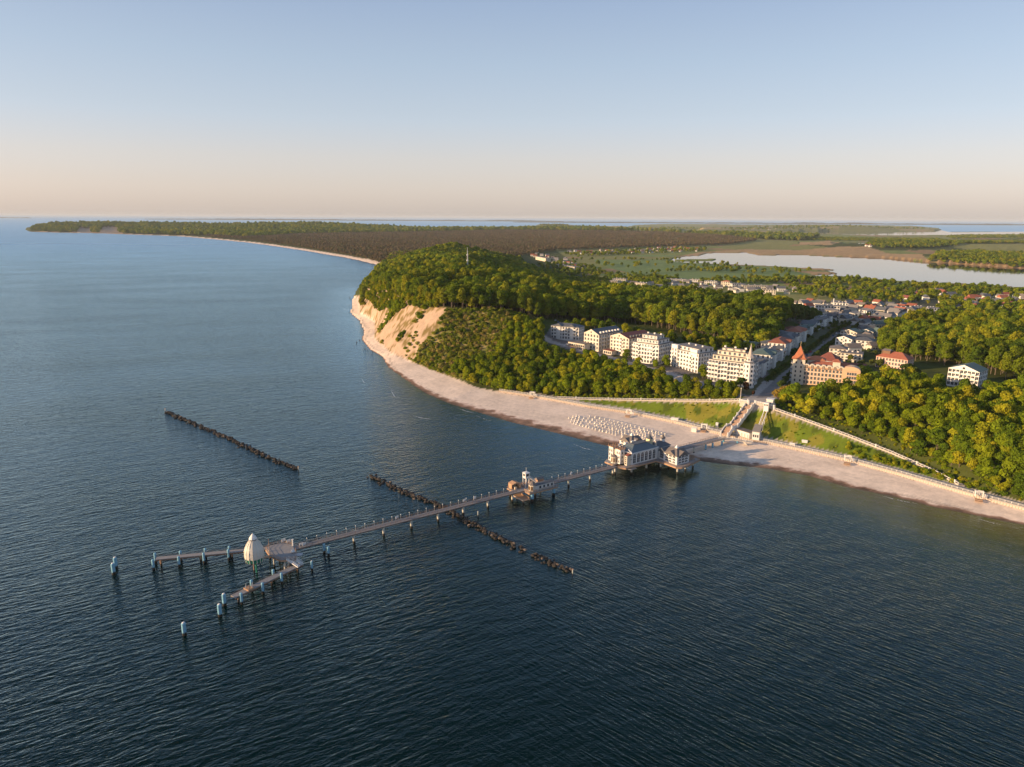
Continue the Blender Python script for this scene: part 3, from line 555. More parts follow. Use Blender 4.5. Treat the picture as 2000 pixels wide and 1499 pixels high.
def instancer(name, kind, pts_, label):
    """one mass of trees too many to count: points carrying instances of the tree kind"""
    if not len(pts_): return
    me = bpy.data.meshes.new(name); me.from_pydata([p[:3] for p in pts_], [], [])
    a = me.attributes.new('size', 'FLOAT_VECTOR', 'POINT'); a.data.foreach_set('vector', np.array([(p[3], p[3], p[4]) for p in pts_], np.float32).ravel())
    a = me.attributes.new('turn', 'FLOAT', 'POINT'); a.data.foreach_set('value', rng.random(len(pts_)).astype(np.float32) * 6.283)
    a = me.attributes.new('pick', 'INT', 'POINT'); a.data.foreach_set('value', rng.integers(0, len(KIND[kind]), len(pts_)).astype(np.int32))
    o = bpy.data.objects.new(name, me); col.objects.link(o); tag(o, label, None, None, 'stuff')
    ng = bpy.data.node_groups.new(name, 'GeometryNodeTree'); ng.interface.new_socket('Geometry', in_out='INPUT', socket_type='NodeSocketGeometry'); ng.interface.new_socket('Geometry', in_out='OUTPUT', socket_type='NodeSocketGeometry')
    n = ng.nodes; l = ng.links; gi = n.new('NodeGroupInput'); go = n.new('NodeGroupOutput'); ip = n.new('GeometryNodeInstanceOnPoints'); ci = n.new('GeometryNodeCollectionInfo')
    ci.inputs[0].default_value = SRC[kind]; ci.inputs[1].default_value = True; ci.inputs[2].default_value = True
    def na(nm, t): q = n.new('GeometryNodeInputNamedAttribute'); q.data_type = t; q.inputs[0].default_value = nm; return q.outputs[0]
    cx = n.new('ShaderNodeCombineXYZ'); l.new(na('turn', 'FLOAT'), cx.inputs[2]); er = n.new('FunctionNodeEulerToRotation'); l.new(cx.outputs[0], er.inputs[0])
    l.new(gi.outputs[0], ip.inputs['Points']); l.new(ci.outputs[0], ip.inputs['Instance']); ip.inputs['Pick Instance'].default_value = True; l.new(na('pick', 'INT'), ip.inputs['Instance Index'])
    l.new(er.outputs[0], ip.inputs['Rotation']); l.new(na('size', 'FLOAT_VECTOR'), ip.inputs['Scale']); l.new(ip.outputs[0], go.inputs[0])
    md = o.modifiers.new('trees', 'NODES'); md.node_group = ng; return o
EXCL = []      # footprints kept free of trees: (polygon)
def scatter(poly, spacing, smin, smax, keep=1.0, seed=0, hz_=(.85, 1.2), offset=0.0, clear=True):
    g = np.random.default_rng(seed); xs = [p[0] for p in poly]; ys = [p[1] for p in poly]
    X, Y = np.meshgrid(np.arange(min(xs), max(xs), spacing), np.arange(min(ys), max(ys), spacing * .87)); X[1::2] += spacing / 2
    X = X + (g.random(X.shape) - .5) * spacing * .75; Y = Y + (g.random(Y.shape) - .5) * spacing * .75
    m = inside(poly, X, Y) & (g.random(X.shape) < keep); X = X[m]; Y = Y[m]
    if clear:
        bad = np.zeros(X.shape, bool)
        for e_ in EXCL: bad |= inside(e_, X, Y)
        X = X[~bad]; Y = Y[~bad]
    inview = np.abs(X / np.maximum(Y, 1)) < .86; X = X[inview]; Y = Y[inview]; out = []
    for x, y in zip(X.tolist(), Y.tolist()):
        z = ground(x, y)
        if z < .6: continue
        s = smin + (smax - smin) * g.random(); out.append((x, y, z - .2, s, s * (hz_[0] + (hz_[1] - hz_[0]) * g.random())))
    return out
def foot(pts_, grow=2.5):
    cx = sum(p[0] for p in pts_) / len(pts_); cy_ = sum(p[1] for p in pts_) / len(pts_); o = []
    for p in pts_: d = math.hypot(p[0] - cx, p[1] - cy_) + 1e-6; o.append((p[0] + (p[0] - cx) / d * grow, p[1] + (p[1] - cy_) / d * grow))
    return o
# ------------------------------------------------------------------ materials for built things
mat('white_paint', (.72, .71, .69), .55, .06, .6); mat('cream_wall', (.60, .55, .46), .7, .08, .5); mat('white_wall', (.62, .605, .58), .7, .08, .4); mat('blue_grey_wall', (.45, .60, .68), .7, .08, .4)
mat('peach_wall', (.62, .42, .27), .7, .1, .3); mat('pink_wall', (.72, .45, .36), .7, .1, .3); mat('pale_yellow_wall', (.70, .60, .38), .7, .1, .3)
mat('timber_deck', (.27, .262, .262), .85, .25, 1.4, bump=.02); mat('timber_dark', (.20, .12, .08), .85, .3, 1.5); mat('timber_warm', (.42, .26, .16), .8, .25, 1.2)
mat('slate_roof', (.10, .11, .125), .6, .25, .8); mat('teal_roof', (.11, .145, .17), .45, .2, .6); mat('brown_roof', (.17, .15, .14), .7, .25, .6); mat('red_roof', (.30, .105, .065), .75, .25, .5, rnd=.2); mat('orange_roof', (.44, .16, .08), .75, .2, .5)
mat('maroon_roof', (.20, .07, .055), .75, .25, .5); mat('grey_flat_roof', (.20, .19, .19), .85, .2, .4); mat('green_roof', (.10, .15, .14), .7, .2, .4)
mat('window_glass', (.035, .045, .06), .08, .3, .4, spec=.6); mat('dark_opening', (.06, .05, .045), .6, .3, .5); mat('warm_glass', (.16, .10, .05), .15, .3, .4, spec=.6)
mat('steel', (.35, .36, .38), .4, .15, 1.0, metal=.6); mat('blue_metal', (.16, .42, .58), .5, .15, 1.0); mat('sand_metal', (.60, .575, .52), .55, .12, .8); mat('green_glass', (.03, .22, .14), .15, .2, .8, spec=.6)
mat('pale_stone', (.46, .41, .36), .85, .15, .8, bump=.02); mat('rock', (.040, .034, .030), .85, .6, .9, bump=.06, rnd=.35); mat('light_rock', (.14, .11, .085), .85, .4, .9, bump=.06, rnd=.3); mat('concrete', (.36, .34, .32), .85, .15, .5); mat('skin', (.5, .32, .24), .6); mat('cloth', (.08, .08, .12), .9, .3, 3, rnd=.5)
mat('asphalt', (.09, .09, .10), .9, .2, .4); mat('step_stone', (.36, .25, .19), .85, .3, 1.5); mat('lawn', (.10, .14, .03), .95, .25, .2)
def pile_mat(name, c):
    m = mat(name, c, .6, .12, 1.0); nt = m.node_tree; n = nt.nodes; l = nt.links; b = n['Principled BSDF']; src = b.inputs['Base Color'].links[0].from_socket
    g = n.new('ShaderNodeNewGeometry'); sp = n.new('ShaderNodeSeparateXYZ'); l.new(g.outputs['Position'], sp.inputs[0]); nz = n.new('ShaderNodeTexNoise'); nz.inputs['Scale'].default_value = 1.6; l.new(g.outputs['Position'], nz.inputs['Vector'])
    ad = n.new('ShaderNodeMath'); ad.operation = 'MULTIPLY_ADD'; ad.inputs[1].default_value = -1.2; l.new(nz.outputs[0], ad.inputs[0]); l.new(sp.outputs['Z'], ad.inputs[2])
    r = n.new('ShaderNodeMapRange'); r.inputs[1].default_value = .35; r.inputs[2].default_value = .75; l.new(ad.outputs[0], r.inputs[0]); mx = n.new('ShaderNodeMix'); mx.data_type = 'RGBA'; mx.inputs[6].default_value = (.025, .018, .012, 1)
    l.new(r.outputs[0], mx.inputs[0]); l.new(src, mx.inputs[7]); l.new(mx.outputs[2], b.inputs['Base Color'])
pile_mat('white_pile', (.55, .54, .47)); pile_mat('blue_pile', (.20, .42, .56)); pile_mat('rust_pile', (.36, .22, .14))
PILE = {k: MB().cyl(0, 0, -3, 4.35, .55, n=12).mesh('pile', k) for k in ('white_pile', 'blue_pile')}
PILE_TALL = {'blue_pile': MB().lathe(0, 0, [(-3, .72), (4.7, .72), (5.0, .5), (5.05, .05)], 12).mesh('pile', 'blue_pile')}
PILE_THIN = MB().cyl(0, 0, -3, 2.2, .32, n=8).mesh('pile', 'rust_pile')

# ------------------------------------------------------------------ pier
PA = (-90.8, 277.1); PT = R(34.9); pc, ps = math.cos(PT), math.sin(PT); DZ = 4.6
def pw(u, v): return (PA[0] + u * pc - v * ps, PA[1] + u * ps + v * pc)
pier = thing('pier', 'long timber pier on pale round piles running from the beach to the dive bell', 'pier', (PA[0], PA[1], 0), PT)
MB().box(93, 0, DZ - .12, 190, 3.3, .24).build('deck', 'timber_deck', pier)
MB().box(93, -1.5, DZ - .42, 190, .25, .36).box(93, 1.5, DZ - .42, 190, .25, .36).build('beam', 'timber_dark', pier)
MB().box(248, 1.2, DZ - .12, 54, 5.6, .24).build('deck', 'timber_deck', pier)
def railing(p, a, b, h=1.1, step=2.4, z=DZ, m='timber_dark', name='railing', t=.09):
    mb = MB(); a = Vector((*a, z)) if len(a) == 2 else Vector(a); b = Vector((*b, z)) if len(b) == 2 else Vector(b); L = (b - a).length; n = max(1, int(L / step))
    for i in range(n + 1): q = a.lerp(b, i / n); mb.box(q.x, q.y, q.z + h / 2, t, t, h)
    for k in (h, h * .66, h * .33): mb.bar(a + Vector((0, 0, k)), b + Vector((0, 0, k)), t * .8)
    return mb.build(name, m, p)
railing(pier, (0, -1.6), (113, -1.6)); railing(pier, (0, 1.6), (113, 1.6)); railing(pier, (134.5, -1.6), (182, -1.6)); railing(pier, (134.5, 1.6), (182, 1.6))
railing(pier, (222, -1.55), (274, -1.55)); railing(pier, (222, 4.0), (274, 4.0))
for u, v in [(25.9, -1.0), (40, -1.0), (53.9, -1.0), (68, -.9), (81.9, -.8), (96.1, -.7), (110.9, -.6), (147.7, -.4), (162.6, -.6), (179.3, -.7), (232, -.6), (246, -.6)]: inst('pile', PILE['white_pile'], pier, (u, v, 0))
for u, v in [(11.8, -2.4), (12.4, -5.8)]: inst('pile', PILE['blue_pile'], pier, (u, v, 0), sc=(1, 1, .93))
for u, v in [(256, -1.2), (262, -1.6), (270, -2.2)]: inst('pile', PILE['blue_pile'], pier, (u, v, 0), sc=(1.1, 1.1, .93))
# platform at the head and its two landing arms
plat = [(-10.6, 4.4), (-8, 7.0), (-3.2, 6.6), (-.4, 2.5), (-.8, -4), (-1.6, -8), (-3.2, -11.2), (-8.4, -8.6), (-10.9, -2.7)]
MB().prism(plat, 4.75, 5.05).build('platform', 'timber_deck', pier)
for a, b in zip(plat, plat[1:] + plat[:1]):
    if a == (-.4, 2.5): continue
    railing(pier, (*a, 5.05), (*b, 5.05), 1.1, 1.6, t=.08, m='timber_warm')
mbx = MB()
for a, b in zip(plat, plat[1:] + plat[:1]): mbx.bar((*a, 4.5), (*b, 4.5), .3, .5)
mbx.build('beam', 'timber_warm', pier)
for u, v in [(-9, 5), (-9.6, -3), (-4, 5), (-2.6, -9.5), (-6.5, -7.6), (-2.2, -1), (-6.5, 0)]: inst('pile', PILE['white_pile'], pier, (u, v, 0), sc=(.62, .62, 1.06))
inst('pile', PILE['white_pile'], pier, (-7.4, -10.2, 0), sc=(.8, .8, .8)); inst('pile', PILE['white_pile'], pier, (-5.6, -9.4, 0), sc=(.8, .8, .95))
def arm(a, b, z, w):
    a, b = Vector((*a, z)), Vector((*b, z)); MB().bar(a, b, w, .3).build('landing', 'timber_deck', pier); d = (b - a).normalized(); s = Vector((-d.y, d.x, 0))
    MB().bar(a + s * (w / 2 - .15) - Vector((0, 0, .4)), b + s * (w / 2 - .15) - Vector((0, 0, .4)), .25, .5).bar(a - s * (w / 2 - .15) - Vector((0, 0, .4)), b - s * (w / 2 - .15) - Vector((0, 0, .4)), .25, .5).build('beam', 'timber_dark', pier)
    return a, b, s
wa, wb, wsd = arm((-49.0, 25.2), (-8.5, 9.2), 3.0, 2.6); sa, sb, ssd = arm((-1.2, -11.6), (-30.8, -23.2), 2.6, 2.9)
railing(pier, wa + wsd * 1.2, wb + wsd * 1.2, .9, 3, t=.05); railing(pier, sa - ssd * 1.3, sb - ssd * 1.3, .9, 3, t=.05)
for u, v in [(-47.6, 23.4), (-33.4, 18.2), (-22, 13.8), (-12, 9.8)]: inst('pile', PILE_THIN, pier, (u, v, 0), sc=(1.3, 1.3, 1.2))
for u, v in [(-3.2, -13.0), (-15, -17.6), (-29, -23.3)]: inst('pile', PILE_THIN, pier, (u, v, 0), sc=(1.2, 1.2, 1.05))
for u, v in [(-50.7, 21.8), (-41.6, 18.8), (-32.5, 16.5), (-23.3, 14.1), (-40.0, 23.9), (-31.0, 20.6), (-22.2, 17.0), (-11.4, -18.6), (-19.7, -22.2), (-28.4, -25.4), (-13.2, -13.9), (-22.6, -17.6), (-49.0, 27.6)]:
    inst('pile', PILE_TALL['blue_pile'], pier, (u, v, 0), sc=(.72, .72, .9))
def flight(p, a, b, w, m, name='stairs', n=14, t=.3, rail=True, rm='white_paint'):
    """a flight of steps from a (low) to b (high)"""
    a, b = Vector(a), Vector(b); d = (b - a); dz = d.z / n; h = Vector((d.x, d.y, 0)); hl = h.length; h /= hl; run = hl / n; s = Vector((-h.y, h.x, 0)); mb = MB(); ang = math.atan2(h.y, h.x)
    for i in range(n): q = a + h * run * (i + .5); mb.box(q.x, q.y, a.z + dz * (i + 1) - t / 2, run * 1.02, w, t, ang)
    o = mb.build(name, m, p)
    for k in (-1, 1):
        mb = MB(); mb.bar(a + s * k * w / 2 + Vector((0, 0, .1)), b + s * k * w / 2 + Vector((0, 0, .1)), .22, .45).bar(a + s * k * w / 2 + Vector((0, 0, 1)), b + s * k * w / 2 + Vector((0, 0, 1)), .1)
        for i in range(0, n + 1, 3): q = a + (b - a) * (i / n) + s * k * w / 2; mb.box(q.x, q.y, q.z + .5, .1, .1, 1.0)
        if rail: mb.build('handrail', rm, p)
    return o
flight(pier, (-3.0, -14.2, 2.75), (-6.0, -9.6, 5.05), 1.3, 'white_paint', n=9); flight(pier, (-1.2, -12.6, 2.75), (-3.4, -9.6, 5.05), 1.2, 'white_paint', n=8)
mb = MB(); c = Vector((-24.5, -20.9, 3.0)); MB().box(c.x, c.y, 3.0, 2.4, 2.9, .7, R(21)).build('step_box', 'timber_warm', pier); railing(pier, (-23.6, -22.2, 3.3), (-22.6, -19.2, 3.3), 1.0, 1, t=.1, m='sand_metal'); railing(pier, (-25.9, -21.9, 3.3), (-24.9, -18.9, 3.3), 1.0, 1, t=.1, m='sand_metal')
# middle platform with the cafe
mid_p = [(112.5, -1.7), (117.5, -1.7), (117.5, -6.4), (135.2, -6.4), (136.8, -4.5), (134.8, -1.5), (134.8, 6.4), (112.5, 6.4)]
MB().prism(mid_p, DZ - .25, DZ + .02).build('platform', 'timber_deck', pier); mbx = MB()
for a, b in zip(mid_p, mid_p[1:] + mid_p[:1]): mbx.bar((*a, DZ - .5), (*b, DZ - .5), .3, .6)
mbx.build('beam', 'timber_warm', pier)
railing(pier, (117.5, -1.8), (117.5, -6.3), 1.1, 1.2, m='timber_warm', t=.14); railing(pier, (117.7, -6.3), (136, -6.3), 1.1, 2); railing(pier, (134.8, 6.3), (112.5, 6.3), 1.1, 2, m='timber_warm')
MB().box(115.0, -2.0, 1.75, 4.6, 10.5, .3).build('lower_landing', 'timber_warm', pier)
railing(pier, (117.0, -6.6, 1.9), (117.0, 0, 1.9), .9, 1.3, m='timber_warm', t=.2); railing(pier, (113.0, -7.0, 1.7), (113.0, 3, 1.7), .3, 2, m='sand_metal', t=.16)
for u, v in [(113.2, -6.9), (117, -6.9), (113.2, -1.5)]: inst('pile', PILE_THIN, pier, (u, v, 0), sc=(1, 1, .9))
for u, v in [(119.4, -6.0), (133.6, -5.4)]: inst('pile', PILE['blue_pile'], pier, (u, v, 0), sc=(1.5, 1.5, .9))
for u, v in [(113.5, 5), (125, 5), (133, 5), (125, -1)]: inst('pile', PILE['white_pile'], pier, (u, v, 0))
# cafe on the middle platform
cafe = thing('pier_cafe', 'small white cafe pavilion with lookout tower on the middle platform of the pier', 'cafe', (*pw(126, 0), DZ), PT)
def local(o, u0): return o
MB().box(1.8, -4.0, 1.45, 11.8, 3.0, 2.85).build('wall', 'white_wall', cafe)
MB().hip(-4.1, 7.7, -5.5, -2.5, 2.88, 3.4, 1.0, .35).build('roof', 'slate_roof', cafe)
ot = MB().lathe(-5.0, -3.8, [(.02, 1.9), (3.3, 1.9)], 8, R(22)).build('wall', 'cream_wall', cafe); MB().lathe(-5.0, -3.8, [(3.3, 2.25), (5.2, .12)], 8, R(22)).build('roof', 'brown_roof', cafe)
for i in range(4): w_ = MB().box(-1.2 + i * 2.5, -5.53, 1.6, 1.1, .08, 1.3).build('window', 'window_glass', cafe); MB().box(-1.2 + i * 2.5, -5.58, .9, 1.3, .08, .12).build('sill', 'white_paint', w_)
for k in range(3): MB().box(-5.0 - 1.85 * math.cos(R(45 * k - 45)), -3.8 - 1.85 * math.sin(R(45 * k - 45)), 1.7, .12, 1.0, 1.9, R(45 * k - 45)).build('window', 'warm_glass', cafe)
# lookout tower
MB().box(-4.6, 2.2, 6.4, 2.6, 2.6, 2.8).build('cabin', 'white_paint', cafe); MB().hip(-5.9, -3.3, .9, 3.5, 7.82, 8.2, 1.2, .3).build('roof', 'white_paint', cafe); MB().cyl(-4.6, 2.2, 8.15, 10.4, .09, n=6).build('mast', 'white_paint', cafe)
for sx, sy in ((-1, -1), (1, -1), (1, 1), (-1, 1)): MB().box(-4.6 + sx * 1.1, 2.2 + sy * 1.1, 2.5, .24, .24, 4.96).build('leg', 'white_paint', cafe)
MB().box(-5.92, 2.2, 6.7, .08, 1.5, 1.2).build('window', 'window_glass', cafe); MB().box(-4.6, .88, 6.7, 1.5, .08, 1.2).build('window', 'window_glass', cafe)
flight(cafe, (3.0, 1.4, .02), (-3.2, 1.8, 5.0), 1.1, 'cream_wall', n=16)
for k, (x, y, sx, sy, h) in enumerate([(-12.6, 4.8, .4, 3, 2.6), (-10.5, 6.0, 4.5, .3, 2.4), (-8.5, 3.4, 1.0, 3.2, 1.8), (-11, 2.4, 1.2, .6, 1.2)]): MB().box(x, y, h / 2 + .02, sx, sy, h).build('wind_screen', 'cream_wall' if k % 2 else 'timber_warm', cafe)
MB().hip(-12.8, -8.2, 2.6, 6.2, 2.7, 3.5, 0, .2, 'y').build('pergola', 'timber_warm', cafe)
MB().box(5, 3.4, 1.1, 4, 2.2, 2.1).build('bar_counter', 'timber_warm', cafe); MB().hip(2.8, 7.2, 2.2, 4.6, 2.2, 3.0, .6, .3).build('roof', 'brown_roof', cafe)
g_ = random.Random(3)
def terrace_set(x, y, z, rz, lab):
    t = thing('table_set', lab, 'table', (x, y, z), rz, 'tables and chairs on the pier terraces'); MB().cyl(0, 0, .7, .76, .5, n=8).build('tabletop', 'timber_warm', t); MB().cyl(0, 0, 0, .7, .06, n=5).build('leg', 'steel', t)
    for k in range(3): a = k * 2.1; MB().box(math.cos(a), math.sin(a), .45, .45, .45, .06).box(math.cos(a) * 1.2, math.sin(a) * 1.2, .7, .08, .45, .5, a).box(math.cos(a), math.sin(a), .21, .36, .36, .42).build('seat', 'timber_warm', t)
for k in range(12): a, b = pw(114.5 + (k % 6) * 3.0, 3.0 + (k // 6) * 2.2 + g_.uniform(-.3, .3)); terrace_set(a, b, DZ + .02, g_.uniform(0, 6), 'round brown terrace table with seats beside the pier cafe')
# dive bell
dv = thing('dive_gondola', 'bell-shaped cream dive gondola with ribbed dome and green window ring at the pier head', 'diving bell', (*pw(-17.3, -3.6), 0), PT)
MB().lathe(0, 0, [(6.9, 3.75), (8.2, 3.85), (9.6, 3.75), (11.0, 3.4), (12.4, 2.75), (13.6, 1.95), (14.2, 1.5)], 16).build('dome', 'sand_metal', dv)
for k in range(16):
    a = k * math.pi / 8; pr = [(6.9, 3.8), (9.6, 3.8), (12.4, 2.8), (14.2, 1.55)]; mb = MB()
    for (z1, r1), (z2, r2) in zip(pr[:-1], pr[1:]): mb.bar((r1 * math.cos(a), r1 * math.sin(a), z1), (r2 * math.cos(a), r2 * math.sin(a), z2), .14, .14)
    mb.build('rib', 'cream_wall', dv)
MB().lathe(0, 0, [(14.2, 1.3), (14.7, 1.3)], 12).build('vent_ring', 'dark_opening', dv); MB().lathe(0, 0, [(14.65, 1.6), (15.3, 1.3), (16.9, .1)], 12).build('cap', 'white_paint', dv); MB().cyl(0, 0, 16.8, 17.4, .05, n=5).build('finial', 'steel', dv)
MB().lathe(0, 0, [(5.2, 3.3), (6.9, 3.55)], 16).build('window_ring', 'green_glass', dv)
for k in range(16): a = k * math.pi / 8; MB().bar((3.42 * math.cos(a), 3.42 * math.sin(a), 5.1), (3.68 * math.cos(a), 3.68 * math.sin(a), 6.95), .22).build('mullion', 'sand_metal', dv)
MB().lathe(0, 0, [(4.6, 2.6), (5.2, 3.4), (5.25, 3.0)], 16).build('floor', 'timber_dark', dv)
MB().cyl(.35, -.35, -3, 5, .34, n=10).build('guide_column', 'green_glass', dv); MB().cyl(-.45, .35, -3, 5, .26, n=8).build('guide_column', 'rust_pile', dv); MB().box(5.2, 1.0, 4.9, 3.6, 1.6, .25).build('gangway', 'timber_warm', dv)
# standing piles in the water round the pier head
for (px, py), lab in (((226.7, 1110), 'blue mooring pile at the far left, the rear one of the pair'), ((222.5, 1122), 'blue mooring pile at the far left, the front one of the pair'), ((438.7, 1183), 'pale blue mooring pile just off the tip of the lower landing'),
                      ((430, 1204), 'blue and rust mooring pile, middle one in the line leading away from the landing'), ((360.5, 1241), 'mooring pile standing alone nearest the bottom of the picture'), ((609.6, 1115), 'slim blue mooring pile alone in the water right of the pier head')):
    t = thing('mooring_pile', lab, 'mooring pile', (*P(px, py), 0), 0, 'mooring piles standing in the sea round the pier head'); s = .62 if px > 600 else 1.0; inst('shaft', PILE_TALL['blue_pile'], t, sc=(s, s, .95 if s == 1 else .85))
    MB().lathe(0, 0, [(4.74 if s == 1 else 4.22, .5 * s), (5.0 if s == 1 else 4.5, .3 * s)], 10).build('cap', 'white_paint', t)
t = thing('marker_post', 'thin pale post in the water right of the rock breakwater beside the pier', 'post', (*P(933.6, 1011), 0)); MB().cyl(0, 0, -2, 3.2, .25, n=8).build('shaft', 'white_pile', t)
for (px, py), lab in (((583, 921), 'thin pale post at the right end of the upper rock breakwater'), ((1118, 1125), 'thin pale post at the lower right end of the long rock breakwater'), ((323, 806), 'thin pale post at the left end of the upper rock breakwater')):
    t = thing('marker_post', lab, 'post', (*P(px, py), 0), 0, 'posts marking the breakwater ends'); MB().cyl(0, 0, -2, 2.6, .2, n=8).build('shaft', 'white_pile', t); MB().box(0, 0, 2.8, .6, .1, .5).build('board', 'timber_warm', t)
# lamps and boards on the pier
lamp_me = MB().cyl(0, 0, 0, 1.9, .05, n=5).lathe(0, 0, [(1.85, .05), (1.95, .2), (2.15, .22), (2.3, .06)], 6).mesh('pier_lamp', 'white_paint')
for i in range(40):
    u_ = 6 + i * 4.4
    if 111 < u_ < 136: continue
    o = inst('pier_lamp', lamp_me, None, (*pw(u_, 1.75), DZ), PT); tag(o, 'small white post lamp on the rear railing of the pier, one of an even row', 'lamp', 'lamps in an even row along the rear railing of the pier')
for (u_, v_), lab in (((-1.0, 4.2), 'white notice board on the pier platform behind the mast'), ((-2.6, 6.0), 'white notice board at the back edge of the pier platform'), ((2.6, -1.2), 'white notice board where the pier meets its head platform'), ((3.6, -1.7), 'white notice board just past the white pillar on the pier'),
                      ((48, 1.6), 'white board on the rear railing of the outer pier'), ((84, 1.6), 'white board on the rear railing near the rock breakwater'), ((90, 1.6), 'pale board on the railing right of the breakwater crossing'), ((151, 1.6), 'white board on the railing between the cafe and the white pier hall')):
    t = thing('notice_board', lab, 'sign board', (*pw(u_, v_), DZ + .1 if u_ > 0 else 5.06), PT + .3, 'white boards on the pier'); MB().box(0, 0, 1.3, 1.9, .1, 1.1).build('board', 'white_paint', t); MB().box(-.8, 0, .6, .1, .08, 1.3).box(.8, 0, .6, .1, .08, 1.3).build('leg', 'steel', t)
t = thing('pillar', 'white round pillar at the corner of the pier head platform', 'pillar', (*pw(-.2, 1.3), 4.7)); MB().cyl(0, 0, 0, 3.0, .32, n=10).build('shaft', 'white_paint', t); MB().cyl(0, 0, 3.0, 3.2, .45, n=10).build('cap', 'white_paint', t)
t = thing('mast', 'slim wooden mast on the pier platform beside the dive bell', 'mast', (*pw(-10.0, 1.5), 5.05)); MB().cyl(0, 0, 0, 5.6, .1, .06, 6).build('pole', 'timber_warm', t); MB().cyl(0, 0, 0, .5, .3, n=8).build('base', 'sand_metal', t)
t = thing('sunshade', 'pair of pale folded sunshades on the right of the pier head platform', 'sunshade', (*pw(-2.3, -5.2), 5.06)); MB().lathe(0, 0, [(0, .3), (.6, .9), (1.6, .1)], 8).build('canopy', 'white_paint', t)
t = thing('round_table', 'large round grey net table at the right corner of the pier platform', 'table', (*pw(-1.2, -9.8), 4.9)); MB().cyl(0, 0, .9, 1.05, 1.5, n=14).build('tabletop', 'steel', t); MB().cyl(0, 0, -.1, .9, .2, n=8).build('leg', 'steel', t)
# ------------------------------------------------------------------ pier hall (restaurant)
H0 = (200.0, 0.0)
hall = thing('pier_restaurant', 'white pier hall with dark blue roof and glazed corner pavilions on piles over the water', 'restaurant', (*pw(200, 0), 0), PT)
def hu(u): return u - 200
deckp = [(182, -2), (184, -6), (190, -6.3), (207, -6.3), (208.5, -11), (208.5, -20.5), (211, -22.5), (216, -22), (223.5, -20.6), (230, -19), (230, -14.5), (223.5, -10), (224, 12), (220, 26), (204, 26), (203, 12), (186, 11.5), (182, 9)]
MB().prism([(hu(a), b) for a, b in deckp], DZ - .4, DZ).build('deck', 'timber_deck', hall)
mbx = MB()
for a, b in zip(deckp, deckp[1:] + deckp[:1]): mbx.bar((hu(a[0]), a[1], DZ - .5), (hu(b[0]), b[1], DZ - .5), .35, .75)
mbx.build('beam', 'timber_warm', hall)
MB().prism([(hu(a), b) for a, b in [(183.5, -4), (186, -8), (190.5, -8), (190.5, -6.2), (184, -6)]], DZ - 1.0, DZ - .7).build('lower_ledge', 'timber_deck', hall)
for a, b in zip(deckp[:14], deckp[1:14]): railing(hall, (hu(a[0]), a[1]), (hu(b[0]), b[1]), 1.0, 2, m='timber_warm' if a[0] < 190 or a[1] < -10 else 'timber_dark', t=.08)
for u_, v_ in [(181.6, 0), (189.1, -5.3), (200.9, -5.2), (209.2, -8.3), (210.8, -19.6), (218.7, -18.4), (226, -17.5), (189, 9), (200, 9), (206, 22), (216, 22), (200, 2), (211, 2), (221, 4), (185, 4), (214, -10), (221, -10)]: inst('pile', PILE['white_pile'], hall, (hu(u_), v_, 0))
WZ = DZ
MB().box(hu(200.5), 2.2, (WZ + 11.3) / 2, 21, 12.4, 11.3 - WZ).build('wall', 'white_paint', hall)
MB().box(hu(200.5), 2.2, 11.42, 21.9, 13.3, .24).build('eaves', 'white_paint', hall)
def frustum(x0, x1, y0, y1, z0, ix, iy, z1): return MB().add([(x0, y0, z0), (x1, y0, z0), (x1, y1, z0), (x0, y1, z0), (x0 + ix, y0 + iy, z1), (x1 - ix, y0 + iy, z1), (x1 - ix, y1 - iy, z1), (x0 + ix, y1 - iy, z1)], [(3, 2, 1, 0), (4, 5, 6, 7), (0, 1, 5, 4), (1, 2, 6, 5), (2, 3, 7, 6), (3, 0, 4, 7)])
rf = frustum(hu(190), hu(211), -4, 8.4, 11.55, 5, 3.8, 14.2).build('roof', 'teal_roof', hall); MB().box(hu(200.8), 2.2, 14.35, 10.4, 4.0, .3).build('ridge_cap', 'slate_roof', rf)
MB().bar((hu(190), -4.3, 11.6), (hu(190), -1.0, 13.3), .5, .35).bar((hu(190), 8.7, 11.6), (hu(190), 5.2, 13.3), .5, .35).build('gable_edge', 'white_paint', hall)
def arched_window(par, x, y, z0, w, h, face, nx=2, ny=3, m='window_glass'):
    """dark pane proud of the wall with white frame bars; face: 'y-' or 'x-' or 'x+' """
    f = MB(); r = w / 2; pts = [(-r, 0), (r, 0), (r, h - r)] + [(r * math.cos(t), h - r + r * math.sin(t)) for t in (R(30), R(60), R(90), R(120), R(150))] + [(-r, h - r)]
    def M(a, dd, zz):
        if face == 'y-': return (x + a, y - dd, zz)
        if face == 'y+': return (x - a, y + dd, zz)
        if face == 'x-': return (x - dd, y - a, zz)
        return (x + dd, y + a, zz)
    n = len(pts); f.add([M(a, .0, z0 + b) for a, b in pts] + [M(a, .06, z0 + b) for a, b in pts], [tuple(range(n, 2 * n)), ] + [(i, (i + 1) % n, n + (i + 1) % n, n + i) for i in range(n)])
    wn_ = f.build('window', m, par); b_ = MB()
    for i in range(1, nx): a = -r + w * i / nx; b_.bar(M(a, .1, z0), M(a, .1, z0 + h * .97), .1)
    for i in range(0, ny + 1): b_.bar(M(-r, .1, z0 + (h - r) * i / ny), M(r, .1, z0 + (h - r) * i / ny), .1 if i else .16)
    b_.build('frame', 'white_paint', wn_); return wn_
for i in range(6): arched_window(hall, hu(192.3 + i * 3.1), -4.0, WZ + .7, 1.9, 5.3, 'y-', 2, 3)
for i in range(7): MB().box(hu(190.75 + i * 3.1), -4.12, 7.9, .5, .24, 6.5).build('pilaster', 'white_paint', hall)
